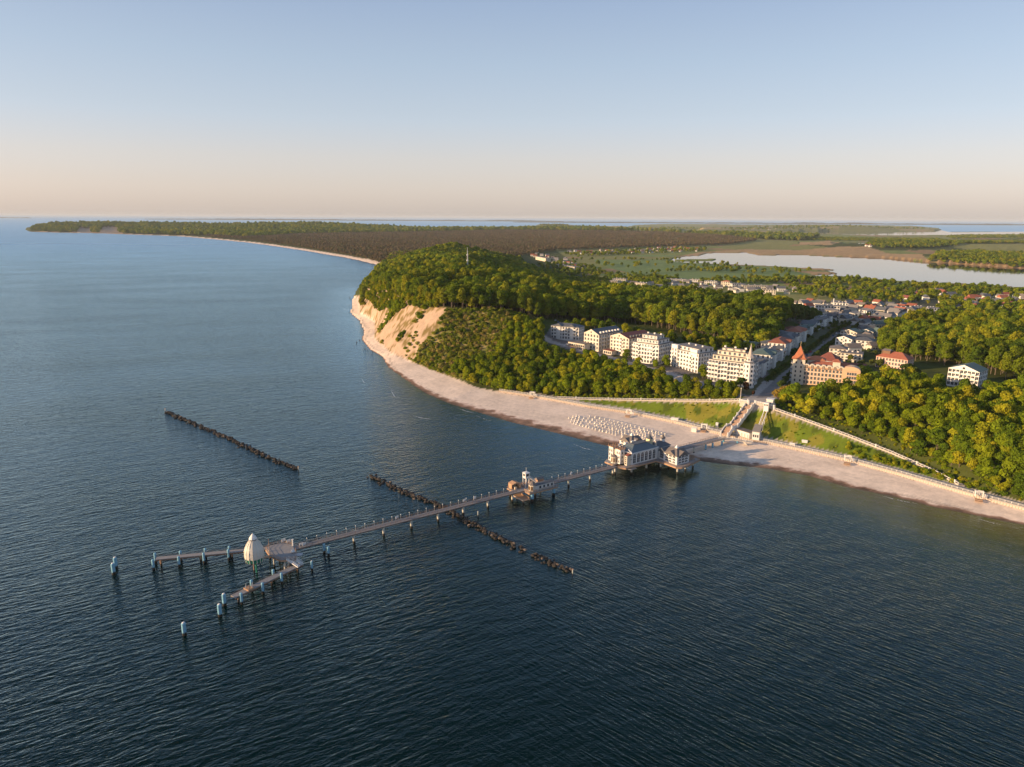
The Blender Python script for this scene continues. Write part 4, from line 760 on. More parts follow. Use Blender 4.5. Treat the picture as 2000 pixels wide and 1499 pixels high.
for i in range(4): MB().box(hu(191 + i * 5.2), -4.05, WZ + 3.3, 4.0, .08, .25).build('band', 'slate_roof', hall)
# sea front: two towers, a round bay and a side bay
for v_ in (8.3, 2.3):
    tw = MB().box(hu(187.3), v_, (WZ + 13.0) / 2, 3.4, 3.4, 13.0 - WZ).build('tower', 'white_paint', hall); MB().box(hu(187.3), v_, 13.1, 4.2, 4.2, .25).build('cornice', 'timber_warm', tw)
    for sx in (-1.8, 1.8):
        for sy in (-1.8, 0, 1.8): MB().box(hu(187.3) + sx, v_ + sy, 13.8, .35, .35, 1.2).build('merlon', 'timber_dark', tw)
    for zz in (6, 8.4, 10.8):
        for k in (-.8, .8): arched_window(hall, hu(185.6), v_ + k, zz - .7, .8, 1.7, 'x-', 1, 1)
        arched_window(hall, hu(187.3), v_ - 1.7, zz - .7, .9, 1.7, 'y-', 1, 1)
MB().box(hu(187.9), 5.3, 8.3, 2.6, 2.7, 7.4).build('wall', 'cream_wall', hall); MB().hip(hu(186.6), hu(189.2), 3.95, 6.65, 12.0, 12.9, 0, .1).build('roof', 'slate_roof', hall)
MB().box(hu(188.5), -2.6, 7.4, 3.0, 2.0, 5.6).build('wall', 'cream_wall', hall); MB().add([(hu(186.9), -3.7, 10.22), (hu(190), -3.7, 10.22), (hu(190), -1.5, 10.22), (hu(186.9), -1.5, 10.22), (hu(190), -3.7, 11.4), (hu(190), -1.5, 11.4)], [(3, 2, 1, 0), (0, 1, 4), (2, 3, 5), (0, 4, 5, 3), (1, 2, 5, 4)]).build('roof', 'maroon_roof', hall)
for k in range(4): MB().box(hu(186.96), -2.6, 5.7 + k * 1.15, .1, 1.0, .75).build('window', 'window_glass', hall)
MB().lathe(hu(184.9), 4.6, [(WZ + .02, 1.9), (8.4, 1.9)], 8, R(22)).build('bay', 'cream_wall', hall); MB().lathe(hu(184.9), 4.6, [(8.4, 2.3), (9.6, .3)], 8, R(22)).build('roof', 'brown_roof', hall)
for k in range(-2, 3): a = R(180 + 45 * k); MB().box(hu(184.9) + 1.78 * math.cos(a), 4.6 + 1.78 * math.sin(a), 6.6, .1, .9, 2.4, a).build('window', 'warm_glass', hall)
MB().box(hu(190.0) - .06, .2, 9.0, .12, 1.2, 3.0).build('window', 'window_glass', hall)
def pavilion(u0, u1, v0, v1, ze, zr, par, glaz='warm_glass'):
    """square glazed pavilion with a cross-gabled roof and a small pyramid on top"""
    x0, x1 = hu(u0), hu(u1); cx_, cy_ = (x0 + x1) / 2, (v0 + v1) / 2; W2 = (x1 - x0)
    MB().box(cx_, cy_, (WZ + ze) / 2, W2, v1 - v0, ze - WZ).build('wall', 'white_paint', par)
    g = W2 * .36; zp = ze + (zr - ze) * .62
    for (ax, sg) in (('x', -1), ('x', 1), ('y', -1), ('y', 1)):      # gable walls
        if ax == 'x': X = x0 if sg < 0 else x1; MB().add([(X, cy_ - g, ze), (X, cy_ + g, ze), (X, cy_, zp), (X - sg * .25, cy_ - g, ze), (X - sg * .25, cy_ + g, ze), (X - sg * .25, cy_, zp)], [(0, 1, 2), (5, 4, 3), (0, 3, 4, 1), (1, 4, 5, 2), (2, 5, 3, 0)]).build('gable', 'white_paint', par)
        else: Y = v0 if sg < 0 else v1; MB().add([(cx_ - g, Y, ze), (cx_ + g, Y, ze), (cx_, Y, zp), (cx_ - g, Y - sg * .25, ze), (cx_ + g, Y - sg * .25, ze), (cx_, Y - sg * .25, zp)], [(0, 1, 2), (5, 4, 3), (0, 3, 4, 1), (1, 4, 5, 2), (2, 5, 3, 0)]).build('gable', 'white_paint', par)
    o = .5; r = MB().hip(x0, x1, cy_ - g, cy_ + g, ze - .05, zp + .15, 0, o, 'x').hip(cx_ - g, cx_ + g, v0, v1, ze - .045, zp + .155, 0, o, 'y')
    r.add([(x0 - o, v0 - o, ze), (x1 + o, v0 - o, ze), (x1 + o, v1 + o, ze), (x0 - o, v1 + o, ze), (cx_, cy_, zr)], [(3, 2, 1, 0), (0, 1, 4), (1, 2, 4), (2, 3, 4), (3, 0, 4)]).build('roof', 'brown_roof', par)
    MB().lathe(cx_, cy_, [(zr - .9, 1.25), (zr - .3, 1.25), (zr + 1.2, .05)], 4, R(45)).build('lantern', 'white_paint', par)
    for (ax, sg) in (('x-', 0), ('y-', 0), ('x+', 0)):
        for i in range(3):
            for j in range(3):
                t = -W2 * .27 + i * W2 * .27; zc = WZ + .55 + j * (ze - WZ - .5) / 3
                X, Y = (x0, cy_ + t) if ax == 'x-' else (cx_ + t, v0) if ax == 'y-' else (x1, cy_ + t)
                arched_window(par, X, Y, zc, W2 * .22, (ze - WZ) / 3 - .45 if j < 2 else (ze - WZ) / 3 - .3, ax, 2, 1, glaz if ax != 'x+' else 'window_glass')
pavilion(211, 221, -18.6, -8.6, 9.6, 13.2, hall, 'window_glass'); pavilion(206.5, 216.5, 13.2, 23.2, 9.6, 13.2, hall, 'window_glass')
MB().box(hu(214.5), -6.3, 7.0, 5.6, 5.0, 4.7).build('wall', 'white_paint', hall); MB().hip(hu(211.7), hu(217.3), -8.8, -3.8, 9.3, 11.6, 0, .5, 'x').build('roof', 'slate_roof', hall); arched_window(hall, hu(211.7), -6.3, WZ + .7, 2.8, 4.3, 'x-', 3, 2)
MB().box(hu(215.5), 10.6, 7.2, 6, 5.6, 5.2).build('wall', 'white_paint', hall); MB().hip(hu(212.4), hu(218.6), 7.6, 13.4, 9.7, 11.4, 0, .4, 'x').build('roof', 'slate_roof', hall)
MB().box(hu(217), 2.2, 7.4, 11.8, 9.4, 5.6).build('wall', 'white_paint', hall); MB().hip(hu(211.2), hu(223), -2.5, 6.9, 10.25, 12.2, 2.5, .4, 'x').build('roof', 'slate_roof', hall)
tr = MB().box(hu(211.2), 3.4, 12.6, 2.8, 2.8, 4.6).build('turret', 'pale_yellow_wall', hall); MB().lathe(hu(211.2), 3.4, [(14.9, 2.2), (15.6, 1.2), (17.4, .35), (19.0, .04)], 8, R(22)).build('spire', 'slate_roof', tr)
tr = MB().lathe(hu(221.0), 2.0, [(11.4, 1.3), (13.6, 1.2)], 8).build('turret', 'white_paint', hall); MB().lathe(hu(221.0), 2.0, [(9.9, 3.4), (10.6, 2.4), (11.5, 1.45)], 8).build('roof', 'brown_roof', tr); MB().lathe(hu(221.0), 2.0, [(13.6, 1.7), (14.6, .8), (16.2, .04)], 8).build('spire', 'brown_roof', tr)
MB().cyl(hu(205), 8.6, 10, 13.6, .5, n=10).build('chimney', 'white_paint', hall); MB().box(hu(212), -1.0, 12.6, .9, .9, 3.0).build('chimney', 'pale_stone', hall)
for i in range(3): MB().box(hu(193 + i * 5), 8.9, 12.4, 2.0, 1.0, 1.6).build('dormer', 'white_paint', hall)
for k in range(8): a, b = pw(219.0 + (k % 4) * 2.6, -13.4 - (k // 4) * 3.4) if k < 0 else pw(223.8 + (k % 3) * 2.3, -12.6 - (k // 3) * 2.2); terrace_set(a, b, DZ, g_.uniform(0, 6), 'dark terrace table with seats beside the glazed corner pavilion over the water')
# ------------------------------------------------------------------ rock breakwaters
rock_me = []
for s in range(6):
    g = random.Random(s + 40); bm = bmesh.new(); bmesh.ops.create_icosphere(bm, subdivisions=1, radius=1.0)
    for v in bm.verts: v.co *= g.uniform(.72, 1.15)
    for v in bm.verts: v.co.z *= .75
    me = bpy.data.meshes.new('boulder'); bm.to_mesh(me); bm.free(); me.materials.append(MATS['light_rock' if s == 5 else 'rock']); rock_me.append(me)
def breakwater(pts_, wid, n, label, gap=None):
    t = thing('breakwater', label, 'breakwater', (*pts_[0], 0), 0, 'rock breakwaters in the sea'); L = [math.hypot(b[0] - a[0], b[1] - a[1]) for a, b in zip(pts_[:-1], pts_[1:])]; T = sum(L)
    for i in range(n):
        s = (i + g_.random()) / n
        if gap and gap[0] < s < gap[1]: continue
        q = s * T; k = 0
        while q > L[k] and k < len(L) - 1: q -= L[k]; k += 1
        a, b = pts_[k], pts_[k + 1]; f = q / L[k]; nx, ny = -(b[1] - a[1]) / L[k], (b[0] - a[0]) / L[k]; o = g_.gauss(0, wid * .28); r = g_.uniform(.65, 1.25)
        inst('boulder', rock_me[g_.choice((0, 1, 2, 3, 4, 0, 1, 2, 5))], t, (a[0] + (b[0] - a[0]) * f + nx * o - pts_[0][0], a[1] + (b[1] - a[1]) * f + ny * o - pts_[0][1], max(-.2, .55 - abs(o) * .25) + g_.uniform(-.25, .35)), g_.uniform(0, 6.28), (r * g_.uniform(.8, 1.3), r, r * g_.uniform(.55, .95)))
breakwater([P(326, 806), P(440, 854), P(510, 888), P(580, 917)], 4.6, 290, 'dark rock breakwater lying alone in the sea left of the pier')
breakwater([P(721, 930), P(790, 962), P(860, 990), P(905, 1015), P(960, 1045), P(1035, 1082), P(1112, 1117)], 4.6, 296, 'dark rock breakwater passing under the pier', (.835, .865))
# ------------------------------------------------------------------ beach chairs
ck = {}
body = MB().box(0, 0, .38, .95, .85, .5).add([(-.46, .1, .6), (.46, .1, .6), (.46, .42, .6), (-.46, .42, .6), (-.5, -.3, 1.55), (.5, -.3, 1.55), (.5, .42, 1.55), (-.5, .42, 1.55)], [(0, 1, 5, 4), (1, 2, 6, 5), (2, 3, 7, 6), (3, 0, 4, 7), (4, 5, 6, 7), (3, 2, 1, 0)]).box(-.46, 0, .85, .06, .8, .5).box(.46, 0, .85, .06, .8, .5)
BC = [(body.mesh('basket', 'white_paint'), 'basket'), (MB().box(0, -.15, .68, 1.0, .6, .1).add([(-.5, .02, .7), (.5, .02, .7), (.5, -.28, 1.5), (-.5, -.28, 1.5)], [(0, 1, 2, 3)]).mesh('cushion', 'cream_wall'), 'cushion')]
top = [(1112, 817), (1136, 811.5), (1167.6, 818), (1199, 824.5), (1224, 831), (1253, 838), (1280, 845), (1298, 850)]
bot = [(1110, 821), (1128, 829), (1148, 834), (1170, 840), (1192, 845), (1210, 851), (1245, 858), (1279, 859)]
def lerp_line(l, t): k = min(int(t * (len(l) - 1)), len(l) - 2); f = t * (len(l) - 1) - k; return [l[k][0] + (l[k + 1][0] - l[k][0]) * f, l[k][1] + (l[k + 1][1] - l[k][1]) * f]
ncol = 24; cnt = 0
for i in range(ncol):
    a, b = lerp_line(bot, i / (ncol - 1)), lerp_line(top, i / (ncol - 1)); n = max(1, round(math.hypot((b[0] - a[0]) * .6, b[1] - a[1]) / 4.5))
    for j in range(n + 1):
        f = j / max(n, 1); x, y = P(a[0] + (b[0] - a[0]) * f + g_.uniform(-.7, .7), a[1] + (b[1] - a[1]) * f + g_.uniform(-.3, .3), 1.6)
        if g_.random() < .06: continue
        t = thing('beach_chair', 'white hooded beach chair in the %s, %s' % ('row nearest the water' if j == 0 else 'row nearest the promenade' if j == n else 'middle rows', 'towards the cliff' if i < 8 else 'mid field' if i < 16 else 'behind the pier hall'), 'beach chair', (x, y, ground(x, y)), R(-62) + g_.uniform(-.25, .25), 'white beach chairs in rows on the sand')
        for me, nm in BC: inst(nm, me, t)
        cnt += 1
print('CHAIRS', cnt)
# ------------------------------------------------------------------ promenade, paths, stairs, inclined lift
def strip(line, w0, w1, z_up, t, name, m, par, flip=1):
    """paved ribbon following a line, from offset w0 to w1 inland, thickness t"""
    A = inland(line, w0 * flip, 0); B = inland(line, w1 * flip, 0); mb = MB(); n = len(line); vs = []
    for p, a, b in zip(line, A, B): z = p[2] + z_up; vs += [(a[0], a[1], z), (b[0], b[1], z), (a[0], a[1], z - t), (b[0], b[1], z - t)]
    fs = []
    for i in range(n - 1): k = 4 * i; fs += [(k, k + 4, k + 5, k + 1), (k + 2, k + 3, k + 7, k + 6), (k, k + 2, k + 6, k + 4), (k + 1, k + 5, k + 7, k + 3)]
    fs += [(0, 1, 3, 2), (4 * n - 4, 4 * n - 2, 4 * n - 1, 4 * n - 3)]; mb.add(vs, fs); return mb.build(name, m, par)
def dens(line, st):
    o = []
    for a, b in zip(line[:-1], line[1:]):
        n = max(1, int(math.hypot(a[0] - b[0], a[1] - b[1]) / st))
        for i in range(n): o.append(tuple(a[k] + (b[k] - a[k]) * i / n for k in range(3)))
    return o + [line[-1]]
wl = dens(WALL, 5)
pm = strip([(p[0], p[1], 3.75) for p in wl], .0, 5.2, .1, 2.2, 'promenade', 'concrete', None); tag(pm, kind='structure')
sw = thing('sea_wall', 'low pale sea wall with white railing and row of posts between beach and promenade', 'sea wall', (0, 0, 0))
strip([(p[0], p[1], 2.6) for p in wl], -.5, .02, .9, 2.4, 'wall', 'pale_stone', sw)
mb = MB(); mb2 = MB(); mb3 = MB()
for i, p in enumerate(dens(WALL, 1.3)): mb.box(p[0] - .0, p[1] - .55, 2.35, .38, .38, 1.9, 0)
tag(mb.build('timber_post', 'timber_warm', sw), kind='stuff')
rl = inland(dens(WALL, 2.6), .25, 3.85)
for p in rl: mb2.box(p[0], p[1], 4.35, .16, .16, 1.0)
for a, b in zip(rl[:-1], rl[1:]):
    for z in (4.8, 4.35): mb3.bar((a[0], a[1], z), (b[0], b[1], z), .1)
tag(mb2.build('railing_post', 'white_paint', sw), kind='stuff'); mb3.build('railing', 'white_paint', sw)
for line, lab, nm in ((LPATH, 'pale ramp path with white balustrade climbing to the stair top from the left', 'left'), (RPATH, 'pale ramp path with a white balustrade descending the green slope to the right', 'right')):
    th = thing('ramp_path', lab, 'path', (0, 0, 0), 0, 'ramp paths on the slope'); ln = dens(line, 4)
    strip([(p[0], p[1], p[2] + .25) for p in ln], -1.2, 1.6, .1, .9, 'paving', 'pale_stone', th); b1 = inland(dens(line, 2.2), 1.7, 0); ln2 = dens(line, 2.2); mb = MB(); mb2 = MB(); pr = None
    for q, p in zip(b1, ln2):
        mb.box(q[0], q[1], p[2] + .85, .22, .22, 1.0)
        if pr: mb2.bar(pr, (q[0], q[1], p[2] + 1.3), .22, .2)
        pr = (q[0], q[1], p[2] + 1.3)
    tag(mb.build('baluster', 'white_paint', th), kind='stuff'); mb2.build('coping', 'white_paint', th)
    for i in range(6, len(ln2), 11): q = b1[i]; MB().box(q[0], q[1], ln2[i][2] + 1.1, .7, .7, 1.7).build('pillar', 'white_paint', th)
# long stairs
SP = [(*P(1414.5, 849, 4.7), 4.7), (*P(1424, 834.5, 8.3), 8.3), (*P(1434, 830.5, 9.2), 9.2), (*P(1468.5, 785.5, 20.0), 20.0)]
st = thing('grand_stairs', 'long straight outdoor stairs with stepped white balustrades between the pier and the street', 'stairs', (0, 0, 0))
flight(st, SP[0], SP[1], 4.6, 'step_stone', n=22, t=.6, rail=False); MB().bar((SP[1][0], SP[1][1], SP[1][2] - .3), (SP[2][0], SP[2][1], SP[2][2] - .5), 4.6, .5).build('landing', 'step_stone', st)
a, b = Vector(SP[2]), Vector(SP[3]); NF = 5
for k in range(NF):
    p, q = a.lerp(b, k / NF), a.lerp(b, (k + 1) / NF); h = (q - p); hh = Vector((h.x, h.y, 0)); q2 = p + hh * .8; q2.z = q.z
    flight(st, p, q2, 4.6, 'step_stone', n=13, t=.7, rail=False); MB().bar((q2.x, q2.y, q.z - .2), (q.x, q.y, q.z - .2), 4.6, .4).build('landing', 'pale_stone', st)
def wallrail(par, pts_, w, side, drop=2.2):
    for (p, q) in zip(pts_[:-1], pts_[1:]):
        p, q = Vector(p), Vector(q); h = Vector((q.x - p.x, q.y - p.y, 0)).normalized(); s = Vector((-h.y, h.x, 0)) * side * w / 2
        p1, q1 = p + s, q + s; o = Vector((0, 0, 1.05)); d = Vector((0, 0, -drop)); t = s.normalized() * .35
        MB().add([p1 + d, q1 + d, q1 + o, p1 + o, p1 + d + t, q1 + d + t, q1 + o + t, p1 + o + t], [(0, 1, 2, 3), (7, 6, 5, 4), (3, 2, 6, 7), (0, 3, 7, 4), (1, 5, 6, 2)]).build('balustrade', 'white_paint', par)
        MB().box(p1.x, p1.y, p1.z + .2, .75, .75, 3.2).build('pillar', 'white_paint', par)
for sd_ in (-1, 1):
    wallrail(st, SP[:3], 4.9, sd_); seq = []
    for k in range(NF):
        p, q = a.lerp(b, k / NF), a.lerp(b, (k + 1) / NF); hh = Vector((q.x - p.x, q.y - p.y, 0)); q2 = p + hh * .8; q2.z = q.z; seq += [tuple(p), tuple(q2)]
    wallrail(st, seq + [tuple(b)], 4.9, sd_)
# terrace at the top
tp = [P(1445, 784, 20), P(1462, 787.5, 20), P(1476, 788, 20), P(1495, 791, 20), P(1512, 797, 20), P(1516, 786, 20), P(1500, 778, 20), P(1450, 779, 20)]
tt = thing('lookout_terrace', 'pale stone lookout terrace with white balustrade at the top of the long stairs', 'terrace', (0, 0, 0)); MB().prism(tp, 16.0, 20.35).build('terrace_base', 'pale_stone', tt)
for i in (0, 2, 3): railing(tt, (*tp[i], 20.35), (*tp[i + 1], 20.35), 1.1, 1.4, m='white_paint', t=.22, name='balustrade')
for i in range(5): MB().box(*tp[i], 20.4, .9, .9, 3.0).build('pillar', 'white_paint', tt)
t = thing('lamp_post', 'tall pale post on the left corner of the terrace above the stairs', 'lamp post', (*P(1446, 782, 20), 20)); MB().cyl(0, 0, 0, 8.0, .28, .2, 8).build('post', 'pale_stone', t); MB().lathe(0, 0, [(8, .1), (8.2, .4), (8.6, .3)], 8).build('head', 'white_paint', t)
# inclined lift
LT = (*P(1496.5, 801, 18.0), 18.0); LB = (*P(1477.5, 856, 4.6), 4.6)
lf = thing('funicular', 'inclined passenger lift with two white rails running down the grass slope right of the stairs', 'inclined lift', (0, 0, 0))
a = Vector(LB) + Vector((0, 0, 3)); b = Vector(LT) + Vector((0, 0, .2)); d = (b - a); h = Vector((d.x, d.y, 0)).normalized(); s = Vector((-h.y, h.x, 0))
for k in (-1, 1): MB().bar(a + s * .95 * k, b + s * .95 * k, .38, .5).build('rail', 'white_paint', lf)
for i in range(16): q = a.lerp(b, (i + .5) / 16); MB().bar(q - s * .95, q + s * .95, .3, .2).build('sleeper', 'timber_dark', lf)
for i in range(1, 6):
    q = a.lerp(b, i / 6); gz = ground(q.x, q.y)
    for k in (-1, 1): MB().box(q.x + s.x * k, q.y + s.y * k, (q.z + gz) / 2 - .3, .3, .3, max(.3, q.z - gz)).build('support', 'white_paint', lf)
cb = b + d.normalized() * -1.5; ang = math.atan2(h.y, h.x); MB().box(LT[0], LT[1], 20.0, 3.2, 3.0, 6.0, ang).build('cabin', 'white_paint', lf)
for k in (-.9, 0, .9): MB().box(LT[0] - h.x * 1.62 + s.x * k, LT[1] - h.y * 1.62 + s.y * k, 21.6, .1, .55, 1.0, ang).build('window', 'window_glass', lf)
us = thing('lift_station', 'white flat-roofed upper lift station beside the terrace', 'lift station', (*P(1504, 792, 20), 20), ang); MB().box(0, 0, 2.1, 4.6, 4.2, 4.2).build('wall', 'white_wall', us); MB().box(0, 0, 4.35, 5.2, 4.8, .3).build('roof', 'white_paint', us); MB().box(-2.33, 0, 1.3, .1, 1.4, 2.4).build('door', 'window_glass', us)
ls = thing('lift_station', 'white lower lift station with a grey sloping roof at the foot of the slope', 'lift station', (*P(1476.5, 858, 4.0), 3.85), ang)
MB().box(0, 0, 2.6, 3.6, 4.4, 5.2).build('wall', 'white_wall', ls); MB().add([(-1.9, -2.4, 5.2), (-1.9, 2.4, 5.2), (5.2, 2.4, 5.2), (5.2, -2.4, 5.2), (-1.9, -2.4, 5.6), (-1.9, 2.4, 5.6), (5.2, 2.4, 8.6), (5.2, -2.4, 8.6)], [(0, 1, 2, 3), (7, 6, 5, 4), (0, 4, 5, 1), (1, 5, 6, 2), (2, 6, 7, 3), (3, 7, 4, 0)]).build('roof', 'grey_flat_roof', ls)
for k in (-1.3, 0, 1.3): MB().box(-1.83, k, 2.6, .1, .8, 1.6).build('window', 'window_glass', ls)
# boathouse by the stairs, footbridge to the lift
c1 = Vector((*P(1434, 848, 3.9), 3.85)); c2 = Vector((*P(1463, 857, 3.9), 3.85)); dd = c2 - c1; an = math.atan2(dd.y, dd.x)
bh = thing('service_building', 'long low white service building with a flat grey-brown roof between stairs and lift', 'building', tuple(c1.lerp(c2, .5)), an); Lb = dd.length
MB().box(0, 2.6, 1.8, Lb, 5.2, 3.6).build('wall', 'white_wall', bh); MB().box(0, 2.6, 3.75, Lb + .6, 5.8, .3).build('roof', 'brown_roof', bh)
for i in range(5): MB().box(-Lb * .4 + i * Lb * .2, -.04, 1.3, 1.2, .1, 2.2).build('door', 'pale_stone', bh)
fb = thing('footbridge', 'curved grey footbridge on blue piles between pier root and lift station', 'footbridge', (0, 0, 0)); fl = [(*P(1403, 857, 4.4), 4.4), (*P(1425, 857.5, 4.4), 4.4), (*P(1448, 861, 4.3), 4.3), (*P(1470, 865, 4.2), 4.2)]
for p, q in zip(fl[:-1], fl[1:]): MB().bar(p, q, 2.6, .5).build('deck', 'concrete', fb); railing(fb, p, q, 1.3, 1.8, t=.12, m='white_paint')
for px, py in ((1413, 864), (1440, 867)): x, y = P(px, py, 1.5); MB().cyl(x, y, 0, 4.2, .6, n=10).build('pile', 'blue_metal', fb)
flight(fb, (*P(1457, 869, 1.9), 1.9), (*P(1453, 862.5, 4.3), 4.3), 2.4, 'concrete', n=9)
# pergola gates at the beach entrances
for (px, py), lab in (((1040, 775.5), 'leftmost white timber gate frame on the promenade below the left wood'), ((1228, 811), 'white timber gate frame on the promenade above the rows of beach chairs'), ((1375, 840), 'white timber gate frame on the promenade just left of the pier root'), ((1655, 903), 'white timber gate frame on the promenade on the sunny beach right of the stairs'), ((1911, 974), 'white timber gate frame near the right edge, where the ramp path ends')):
    x, y = P(px, py, 3.0); t = thing('beach_gate', lab, 'gate', (x, y, 3.7), R(-28), 'white gate frames at the beach entrances')
    for k in (-1.7, 1.7):
        for j in (-.9, .9): MB().box(k, j, 1.6, .28, .28, 3.2).build('post', 'white_paint', t)
    MB().box(0, -.9, 3.1, 4.2, .24, .35).box(0, .9, 3.1, 4.2, .24, .35).box(-1.7, 0, 3.3, .2, 2.4, .2).box(1.7, 0, 3.3, .2, 2.4, .2).build('lintel', 'white_paint', t)
    MB().box(1.9, -1.6, .3, .2, 3.4, .2).box(-1.9, -1.6, .3, .2, 3.4, .2).box(0, -2.0, -.6, 3.4, 2.2, .2).box(0, -3.2, -1.1, 3.4, 1.4, .2).build('beach_steps', 'timber_warm', t); MB().box(3.0, .5, .9, 1.0, .3, 1.8).build('board', 'white_paint', t)
for (px, py), lab, sz in (((1356, 841), 'small white beach hut on the sand by the promenade wall left of the pier', (3.4, 2.6, 2.6)), ((1318, 823.5), 'flat white kiosk on the promenade left of the beach hut', (5, 2, 1.2)), ((1571, 871.5), 'flat white bench box on the promenade right of the lift', (3.2, 1.6, 1.2)), ((1400, 838), 'small cream kiosk on the promenade left of the stairs', (1.6, 1.6, 2.4)), ((1547, 873), 'flat white box on the promenade right of the lift station', (3, 1.5, 1.0))):
    x, y = P(px, py, 2.8); z = max(ground(x, y), 3.85) if px != 1356 else ground(x, y); t = thing('kiosk', lab, 'kiosk', (x, y, z), R(-28)); MB().box(0, 0, sz[2] / 2, *sz).build('wall', 'white_wall', t); MB().hip(-sz[0] / 2, sz[0] / 2, -sz[1] / 2, sz[1] / 2, sz[2], sz[2] + .5, .4, .25).build('roof', 'white_paint', t)
# ------------------------------------------------------------------ buildings
def house_frame(A, B, zb):
    """thing frame with its front wall from ground pixel A to B at height zb; local x along the front, y into the depth"""
    a, b = P(*A, zb), P(*B, zb); L = math.hypot(b[0] - a[0], b[1] - a[1]); return a, math.atan2(b[1] - a[1], b[0] - a[0]), L
def window_mesh(w, h, m='window_glass', key={}):
    k = (round(w, 2), round(h, 2), m)
    if k not in key: key[k] = (MB().box(0, -.02, 0, w, .1, h).mesh('window', m), MB().box(0, -.07, -h / 2 - .06, w + .25, .2, .12).box(-w / 2 - .05, -.05, 0, .1, .12, h).box(w / 2 + .05, -.05, 0, .1, .12, h).box(0, -.09, 0, .07, .03, h).mesh('frame', 'white_paint'))
    return key[k]
BC_ = {}
def facade(par, x0, x1, y, z0, z1, floors, bays, side='f', depth=0, w=1.25, h=2.15, m='window_glass', balc=(), detail=True, skip=()):
    """rows of windows (and balconies) on a wall; side f: front at y, l: left wall x0, r: right wall at x=x1 running depth"""
    fh = (z1 - z0) / floors
    for f in range(floors):
        for b in range(bays):
            if (f, b) in skip: continue
            zc = z0 + fh * (f + .52)
            if side == 'f': x, yy, rz = x0 + (x1 - x0) * (b + .5) / bays, y, 0
            elif side == 'l': x, yy, rz = x0, y + depth * (b + .5) / bays, R(-90)
            elif side == 'r': x, yy, rz = x1, y + depth * (b + .5) / bays, R(90)
            wm_, fm_ = window_mesh(w, min(h, fh * .66), m); o = inst('window', wm_, par, (x, yy, zc), rz)
            if detail: inst('frame', fm_, o)
            if b in balc and f > 0:
                k = (round(w, 1),)
                if k not in BC_: BC_[k] = MB().box(0, -.65, -.05, w + 1.6, 1.3, .16).box(0, -1.26, .5, w + 1.6, .08, .9).box(-w / 2 - .8, -.65, .5, .08, 1.2, .9).box(w / 2 + .8, -.65, .5, .08, 1.2, .9).mesh('balcony', 'white_paint')
                inst('balcony', BC_[k], par, (x, yy, zc - min(h, fh * .66) / 2 - .12), rz)
